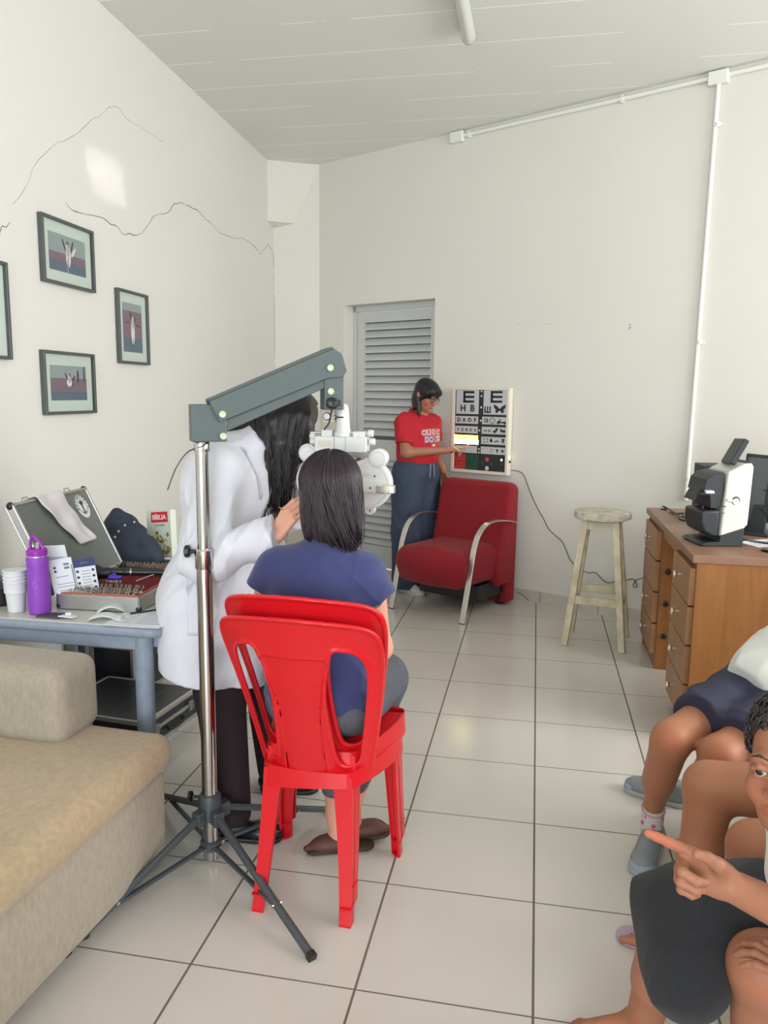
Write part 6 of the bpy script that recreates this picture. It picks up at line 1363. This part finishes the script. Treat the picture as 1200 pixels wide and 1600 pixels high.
S = SD(.04); S.ell(wp(0, 0, .94), (.198, .150, .13), WB); S.chain([wp(-.085, 0, .86), wp(-.10, .005, .48), wp(-.10, 0, .06)], [.128, .108, .105]); S.chain([wp(.085, 0, .86), wp(.085, .005, .48), wp(.08, 0, .06)], [.128, .108, .105]); S.clip((0, 0, .035), (0, 0, -1)); S.clip((0, 0, 1.03), (0, 0, 1)); _w3 = lump(.004, 15, 81, (1, 1, .3)); _w4 = folds(.014, 14, 82, (1, 1, .25)); S.disp = lambda X, Y, Z: _w3(X, Y, Z)+_w4(X, Y, Z); jn = sd_build(S, 'jeans', M_jean, wm, .009)
m = MB()
for q in (-.015, .015): m.tube(spline([wp(q, .168, 1.0), wp(q*1.3, .172, .96), wp(q*1.6, .170, .90)], 4), .003, 6)
m.build('drawstring', mat('pale_cord', (150, 160, 176), .8), jn)
S = SD(.02); S.ell(Pw(0, -.008, .036), (.088, .104, .090), Bw); S.ell(WH+np.array((-.055, .030, -.035)), (.060, .075, .10)); S.cap(WH+np.array((-.058, -.035, -.02)), WH+np.array((-.040, -.060, -.150)), .036, .010); S.cap(WH+np.array((-.06, .05, -.02)), WH+np.array((-.075, .045, -.14)), .045, .02)
S.cap(Pw(-.040, .060, .052), Pw(.045, .064, .050), .030, .028); S.cap(Pw(-.062, .04, .03), Pw(-.070, .02, -.03), .018, .008); S.ell(Pw(0, .125, -.050), (.066, .080, .066), cut=True, k=.01); S.disp = lump(.002, 60, 4, (1, 1, .3)); sd_build(S, 'hair', M_hw, wm, .004)
gl = thing('eyeglasses', 'dark framed eyeglasses worn by the woman in the red t-shirt', 'eyeglasses', tuple(Pw(0, .095, 0)))
for q in (-1, 1):
    m = MB(); m.tube([Pw(q*.033+.024*math.cos(a), .100-.006*abs(math.cos(a)), -.002+.019*math.sin(a)) for a in np.linspace(0, 2*PI, 21)], .0022, 6, cap=False); m.build('rim', M_blk, gl); m = MB(); m.tube([Pw(q*.058, .095, .004), Pw(q*.078, .05, .004), Pw(q*.082, -.01, 0)], .002, 6); m.build('temple', M_blk, gl)
m = MB(); m.tube([Pw(-.009, .102, .002), Pw(.009, .102, .002)], .002, 6); m.build('bridge', M_blk, gl)
m = MB(); tip = np.array((-.577, 1.018, 1.120)); m.cyl(tip, (-.535, 1.052, 1.145), .0035, 10); tag(m.build('pointer_pen', mat('orange_pen', (226, 120, 70), .4)), 'orange pen held against the chart by the pointing hand', 'pen')
M_wsh = mat('off_white_leather', (206, 202, 190), .5)
for lab, a in (('white shoe under the jeans, the nearer foot beside the armchair leg', -.10), ('white shoe under the jeans, the foot nearer the wall', .08)):
    h_ = wp(a, -.05, 0); t_ = wp(a, .20, 0); sneaker('white_sneaker', lab, h_, t_, 1.0, [M_wsh, M_wsh, M_wsh, M_wsh])
# ------------------------------------------------ children on the bench at the right edge
M_wt = mat('white_school_tee', (214, 216, 210), .85, bump=.2, bscale=500, sheen=.15); M_nsh = mat('navy_school_shorts', (44, 46, 68), .7, var=.08, vscale=20); M_dsh = mat('charcoal_fleece', (31, 32, 35), .95, bump=.8, bscale=500, var=.12, vscale=60, sheen=.08)
M_curl = mat('black_curly_hair', (40, 34, 34), .35, spec=.6)
def curls(mb, c, r, n, seed, rad=.006, cond=None, t=.0022):
    rs = random.Random(seed)
    for i in range(n):
        v = unit((rs.gauss(0, 1), rs.gauss(0, 1), rs.gauss(0, 1)))
        if cond and not cond(v): continue
        p = np.array(c)+v*np.array(r)*rs.uniform(.98, 1.06); a = unit(np.cross(v, (rs.gauss(0, 1), rs.gauss(0, 1), 1))); b = np.cross(v, a); q = rad*rs.uniform(.7, 1.3)
        mb.tube([p+a*math.cos(w)*q+b*math.sin(w)*q+v*(w/9)*q for w in np.linspace(0, 7.5, 10)], t, 5)
# child in navy shorts, nearest the desk
ka = person('person with a white t-shirt, navy shorts and grey sneakers seated nearest the desk', (.70, -2.25, .42))
S = SD(.03); S.ell((.74, -2.22, .53), (.12, .12, .095)); S.cap((.76, -2.22, .55), (.93, -2.17, .74), .095, .10); S.cap((.95, -2.26, .80), (1.0, -2.07, .80), .045); S.cap((.97, -2.17, .82), (1.02, -2.17, .93), .04)
Pa, Ba = head(S, (1.05, -2.18, 1.02), (-.75, -.6, -.1), (0, 0, 1), .93)
S.chain([(.70, -2.16, .52), (.405, -2.46, .455), (.385, -2.30, .10)], [.082, .054, .030]); S.cap((.40, -2.45, .42), (.388, -2.37, .27), .050, .048, k=.03); S.chain([(.80, -2.30, .51), (.535, -2.525, .445), (.545, -2.12, .10)], [.082, .056, .030])
S.chain([(.95, -2.28, .80), (.98, -2.36, .62), (.86, -2.38, .54)], [.036, .03, .022]); S.chain([(1.0, -2.06, .80), (1.0, -2.0, .62), (.88, -2.02, .55)], [.036, .03, .022])
hand(S, (.86, -2.38, .54), (-.9, 0, -.2), (0, 0, -1), -1, .8); hand(S, (.88, -2.02, .55), (-.9, 0, -.2), (0, 0, -1), 1, .8)
sd_build(S, 'body', M_skb, ka, .006, paint=face_paint(Pa, .93)+[((.395, -2.51, .47), .05, (1.08, .92, .86)), ((.525, -2.575, .46), .05, (1.1, .90, .82))]); eyes(ka, Pa, Ba, .93)
S = SD(.035); S.ell((.75, -2.22, .54), (.14, .135, .11)); S.chain([(.71, -2.165, .53), (.505, -2.375, .49)], [.102, .088]); S.chain([(.80, -2.30, .52), (.625, -2.46, .475)], [.102, .092]); S.clip((.495, -2.385, .48), (-.72, -.68, -.12)); _a1 = lump(.003, 28, 91); _a2 = folds(.012, 20, 93); S.disp = lambda X, Y, Z: _a1(X, Y, Z)+_a2(X, Y, Z); sd_build(S, 'shorts', M_nsh, ka, .006)
S = SD(.035); S.cap((.735, -2.235, .595), (.93, -2.17, .75), .122, .128); S.cap((.95, -2.27, .80), (1.0, -2.06, .80), .062); S.cap((.95, -2.28, .80), (.97, -2.33, .71), .055); S.cap((1.0, -2.06, .80), (1.0, -2.02, .71), .055); S.clip((.635, -2.26, .60), (-.78, -.50, -.38)); S.clip((.985, -2.17, .87), (.4, 0, 1)); _a3 = lump(.003, 24, 92); _a4 = folds(.012, 16, 94); S.disp = lambda X, Y, Z: _a3(X, Y, Z)+_a4(X, Y, Z); sd_build(S, 't_shirt', M_wt, ka, .007)
sd_build(SD(.02).ell((1.055, -2.165, 1.06), (.085, .09, .075)).ell(Pa(0, .1, -.03), (.07, .07, .08), cut=True), 'hair', M_curl, ka, .006, extra=lambda mb: curls(mb, (1.055, -2.165, 1.055), (.088, .093, .08), 120, 3, cond=lambda v: v[2] > -.2 and v[0] > -.5))
M_snk = mat('grey_sneaker_mesh', (132, 140, 142), .6, bump=.4, bscale=600); M_sol = mat('grey_white_sole', (170, 172, 164), .6); M_lac = mat('pale_laces', (196, 202, 204), .7); M_toe = mat('blue_grey_toe', (146, 160, 176), .5)
sneaker('sneaker', 'grey sneaker with a pink patterned sock, toe towards the camera', (.412, -2.265, 0), (.328, -2.505, 0), .98, [M_snk, M_sol, M_lac, M_toe])
sneaker('sneaker', 'grey sneaker pointing left behind the bare shin', (.56, -2.02, 0), (.350, -1.915, 0), .98, [M_snk, M_sol, M_lac, M_toe])
sk = thing('sock', 'white ankle sock with pink marks in the near grey sneaker', 'sock', (.388, -2.31, .05))
S = SD(.01); S.cap((.388, -2.315, .06), (.387, -2.335, .155), .036, .037); S.clip((.387, -2.33, .150), (-.02, -.35, 1)); sd_build(S, 'sock_body', mat('white_sock', (206, 200, 194), .9), sk, .003)
m = MB(); m.tube([np.array((.387, -2.331, .147))+np.array((math.cos(a)*.0365, math.sin(a)*.0365, math.sin(a)*.013)) for a in np.linspace(0, 2*PI, 25)], .003, 6, cap=False); m.build('grey_pink_cuff', mat('sock_cuff', (186, 150, 166), .9), sk)
m = MB()
for a, z in ((-2.3, .128), (-.9, .126), (-1.6, .10), (-2.7, .10)): m.ball((.387+math.cos(a)*.0355, -2.326+math.sin(a)*.0355, z), (.008, .005, .008), 8)
m.build('pink_marks', mat('sock_pink', (214, 90, 130), .9), sk)
# child with bare legs in the middle
kb = person('person with bare legs crossed towards us, seated between the other two children', (.80, -2.95, .42))
S = SD(.03); S.ell((.86, -2.98, .53), (.13, .16, .11)); S.chain([(.83, -2.87, .515), (.455, -2.775, .465)], [.088, .066]); S.chain([(.455, -2.775, .455), (.43, -2.83, .28), (.405, -2.865, .09)], [.064, .054, .032]); S.chain([(.83, -3.08, .50), (.515, -3.01, .43), (.53, -2.98, .08)], [.085, .062, .034])
S.cap((.90, -2.98, .58), (1.0, -3.0, .82), .11, .10); S.cap((1.0, -3.10, .88), (1.0, -2.90, .88), .045); S.cap((1.0, -3.0, .88), (1.02, -3.0, 1.0), .042)
Pb, Bb = head(S, (1.03, -3.0, 1.10), (-.9, -.2, -.1), (0, 0, 1), .95); S.chain([(1.0, -3.12, .88), (1.02, -3.18, .68), (.90, -3.16, .58)], [.038, .03, .022]); S.chain([(1.0, -2.88, .88), (1.02, -2.82, .68), (.9, -2.84, .60)], [.038, .03, .022]); hand(S, (.90, -3.16, .58), (-.9, 0, -.2), (0, 0, -1), -1, .8); hand(S, (.9, -2.84, .60), (-.9, 0, -.2), (0, 0, -1), 1, .8)
bare_foot(S, (.405, -2.865, .085), (.258, -2.80, .03), .95); bare_foot(S, (.53, -2.98, .08), (.39, -2.97, .02), .95)
sd_build(S, 'body', M_skb, kb, .006, fine=[((.235, -2.93, -.01), (.40, -2.74, .08), .003)], paint=face_paint(Pb, .95)); eyes(kb, Pb, Bb, .95)
S = SD(.035); S.ell((.88, -2.98, .54), (.15, .18, .12)); S.chain([(.85, -2.87, .52), (.76, -2.85, .515)], [.105, .10]); S.chain([(.85, -3.08, .51), (.76, -3.06, .50)], [.105, .10]); S.clip((.74, -2.95, .5), (-1, 0, 0)); sd_build(S, 'shorts', M_nsh, kb, .008)
S = SD(.035); S.cap((.90, -2.98, .64), (1.0, -3.0, .84), .14, .12); S.cap((1.0, -3.11, .88), (1.0, -2.89, .88), .06); S.clip((1.01, -3.0, .95), (.2, 0, 1)); sd_build(S, 't_shirt', M_wt, kb, .008)
sd_build(SD(.02).ell((1.04, -3.0, 1.14), (.085, .08, .075)).ell(Pb(0, .1, -.03), (.07, .07, .08), cut=True), 'hair', M_curl, kb, .006)
ff = thing('flip_flop', 'lilac flip-flop on the bare foot beside the dark shorts', 'flip-flop', (.33, -2.83, 0)); M_ff = mat('lilac_rubber', (176, 156, 178), .5)
fd = unit((.258-.405, -2.80+2.865, 0)); fs = np.cross(fd, (0, 0, 1)); fc_ = np.array((.405, -2.865, 0))
S = SD(.01); S.cap(fc_-fd*.03+np.array((0, 0, .006)), fc_+fd*.145+np.array((0, 0, .006)), .033, .043); S.clip((0, 0, .001), (0, 0, -1)); S.clip((0, 0, .013), (0, 0, 1)); sd_build(S, 'sole', M_ff, ff, .003)
for q in (-1, 1):
    m = MB(); m.sweep(spline([fc_+fd*.125+np.array((0, 0, .014))+fs*.006, fc_+fd*.105+fs*q*.012+np.array((0, 0, .040)), fc_+fd*.07+fs*q*.036+np.array((0, 0, .036)), fc_+fd*.03+fs*q*.040+np.array((0, 0, .012))], 5), [(-.005, -.0015), (.005, -.0015), (.005, .0015), (-.005, .0015)]); m.build('strap', M_ff, ff)
# nearest child, pointing
kc = person('person with short curly hair, white t-shirt and charcoal shorts pointing with one finger', (.60, -3.50, .42))
cs = .95; eye_ = np.array((.322, -3.652, .927)); cf = unit((-.58, -.78, .20)); cu = unit((-.06, .12, .98)); _l, _f, _uu = frame_of(cf, cu); CH = eye_-(_l*-.031+_f*.0865)*cs
S = SD(.03)
Pc, Bc = head(S, CH, cf, cu, cs)
S.ell((.66, -3.48, .52), (.12, .14, .10)); S.cap((.64, -3.50, .56), (.52, -3.60, .76), .095, .095); S.cap((.45, -3.52, .80), (.52, -3.70, .80), .045); S.cap((.48, -3.61, .80), CH+np.array((.02, .03, -.09)), .044, .042)
S.chain([(.445, -3.51, .795), (.435, -3.63, .655), (.280, -3.685, .748)], [.040, .036, .025]); S.chain([(.53, -3.72, .79), (.56, -3.80, .60), (.445, -3.655, .545)], [.040, .034, .024])
nc = []
hand(S, (.280, -3.685, .748), (-.90, -.12, .36), (.10, -.98, -.05), 1, .90, ((-2, 3, 2), (70, 88, 50), (74, 88, 50), (76, 88, 50)), thumb=(.55, .62, 40), spread=.03, r=1.12, nails=nc)
hand(S, (.445, -3.655, .545), (-.70, .62, .25), (-.3, .35, -.9), -1, .88, ((15, 28, 15),)*4, spread=.10, r=1.1)
S.chain([(.65, -3.57, .50), (.40, -3.515, .485), (.43, -3.40, .10)], [.085, .060, .034]); S.chain([(.64, -3.41, .50), (.27, -3.37, .46), (.245, -3.225, .095)], [.085, .058, .038]); S.cap((.27, -3.36, .40), (.26, -3.29, .26), .052, .052, k=.03)
bare_foot(S, (.245, -3.225, .085), (.055, -3.195, .03), 1.05); bare_foot(S, (.43, -3.40, .085), (.27, -3.47, .03), 1.0)
sd_build(S, 'body', M_skk, kc, .0055, fine=[((.225, -3.80, .81), (.46, -3.53, 1.08), .0026), ((.13, -3.76, .70), (.285, -3.62, .87), .0024), ((.03, -3.27, -.01), (.23, -3.13, .07), .003), ((.33, -3.68, .50), (.46, -3.54, .62), .003)],
  paint=face_paint(Pc, cs, (1.12, .66, .66))+[(p, r_*1.1, (1.25, 1.0, .98)) for p, r_ in nc[:1]]+[((.165, -3.70, .825), .05, (1.25, .95, .9)), ((.385, -3.57, .50), .05, (1.06, .94, .9))]); eyes(kc, Pc, Bc, cs)
S = SD(.03); S.ell((.66, -3.48, .53), (.14, .155, .115)); S.cap((.64, -3.41, .51), (.30, -3.375, .475), .110, .098); S.ell((.275, -3.42, .42), (.085, .125, .105)); S.ell((.245, -3.33, .44), (.07, .08, .07)); S.cap((.66, -3.55, .51), (.53, -3.53, .505), .102, .090); S.clip((.185, -3.4, .44), (-1, .2, -.35)); S.clip((.3, -3.4, .325), (0, -.1, -1))
_s1 = lump(.010, 20, 95, (1, .6, 1)); _s2 = lump(.004, 45, 96); _s3 = folds(.012, 11, 99, (1, 1, .6), n=3); S.disp = lambda X, Y, Z: _s1(X, Y, Z)+_s2(X, Y, Z)*.5+_s3(X, Y, Z); sd_build(S, 'shorts', M_dsh, kc, .0055)
S = SD(.035); S.cap((.63, -3.51, .60), (.52, -3.60, .77), .122, .118); S.cap((.445, -3.51, .80), (.53, -3.71, .80), .062); S.cap((.445, -3.51, .80), (.425, -3.575, .715), .060, .058); S.cap((.53, -3.72, .79), (.55, -3.77, .70), .056); S.cap((.49, -3.61, .79), (.475, -3.615, .835), .070, .056); S.clip((.47, -3.61, .85), (-.3, -.2, 1)); S.clip((.66, -3.50, .50), (.3, .2, -1)); S.disp = lump(.004, 26, 97); sd_build(S, 't_shirt', M_wt, kc, .006)
S = SD(.015); S.ell(Pc(0, -.022, .045), np.array((.082, .098, .080))*cs, Bc); S.rbox(Pc(0, .122, -.010), np.array((.11, .070, .076))*cs, .02, Bc, cut=True); S.clip(Pc(0, 0, -.02), -Bc[2]*1.0); S.disp = lump(.004, 130, 98)
def _cc(mb): curls(mb, Pc(0, -.020, .045), (.084*cs, .098*cs, .082*cs), 1100, 6, .0060, cond=lambda v: (v@Bc[2]) > -.25 and ((v@Bc[1]) < .62 or (v@Bc[2]) > .28), t=.0020)
sd_build(S, 'hair', M_curl, kc, .004, extra=_cc)
for q in (-1, 1): m = MB(); m.tube([Pc(q*.016, .0925, .0215), Pc(q*.030, .0935, .027), Pc(q*.046, .084, .021)], [.0022*cs, .0026*cs, .0012*cs], 6); m.build('eyebrow', M_curl, kc)
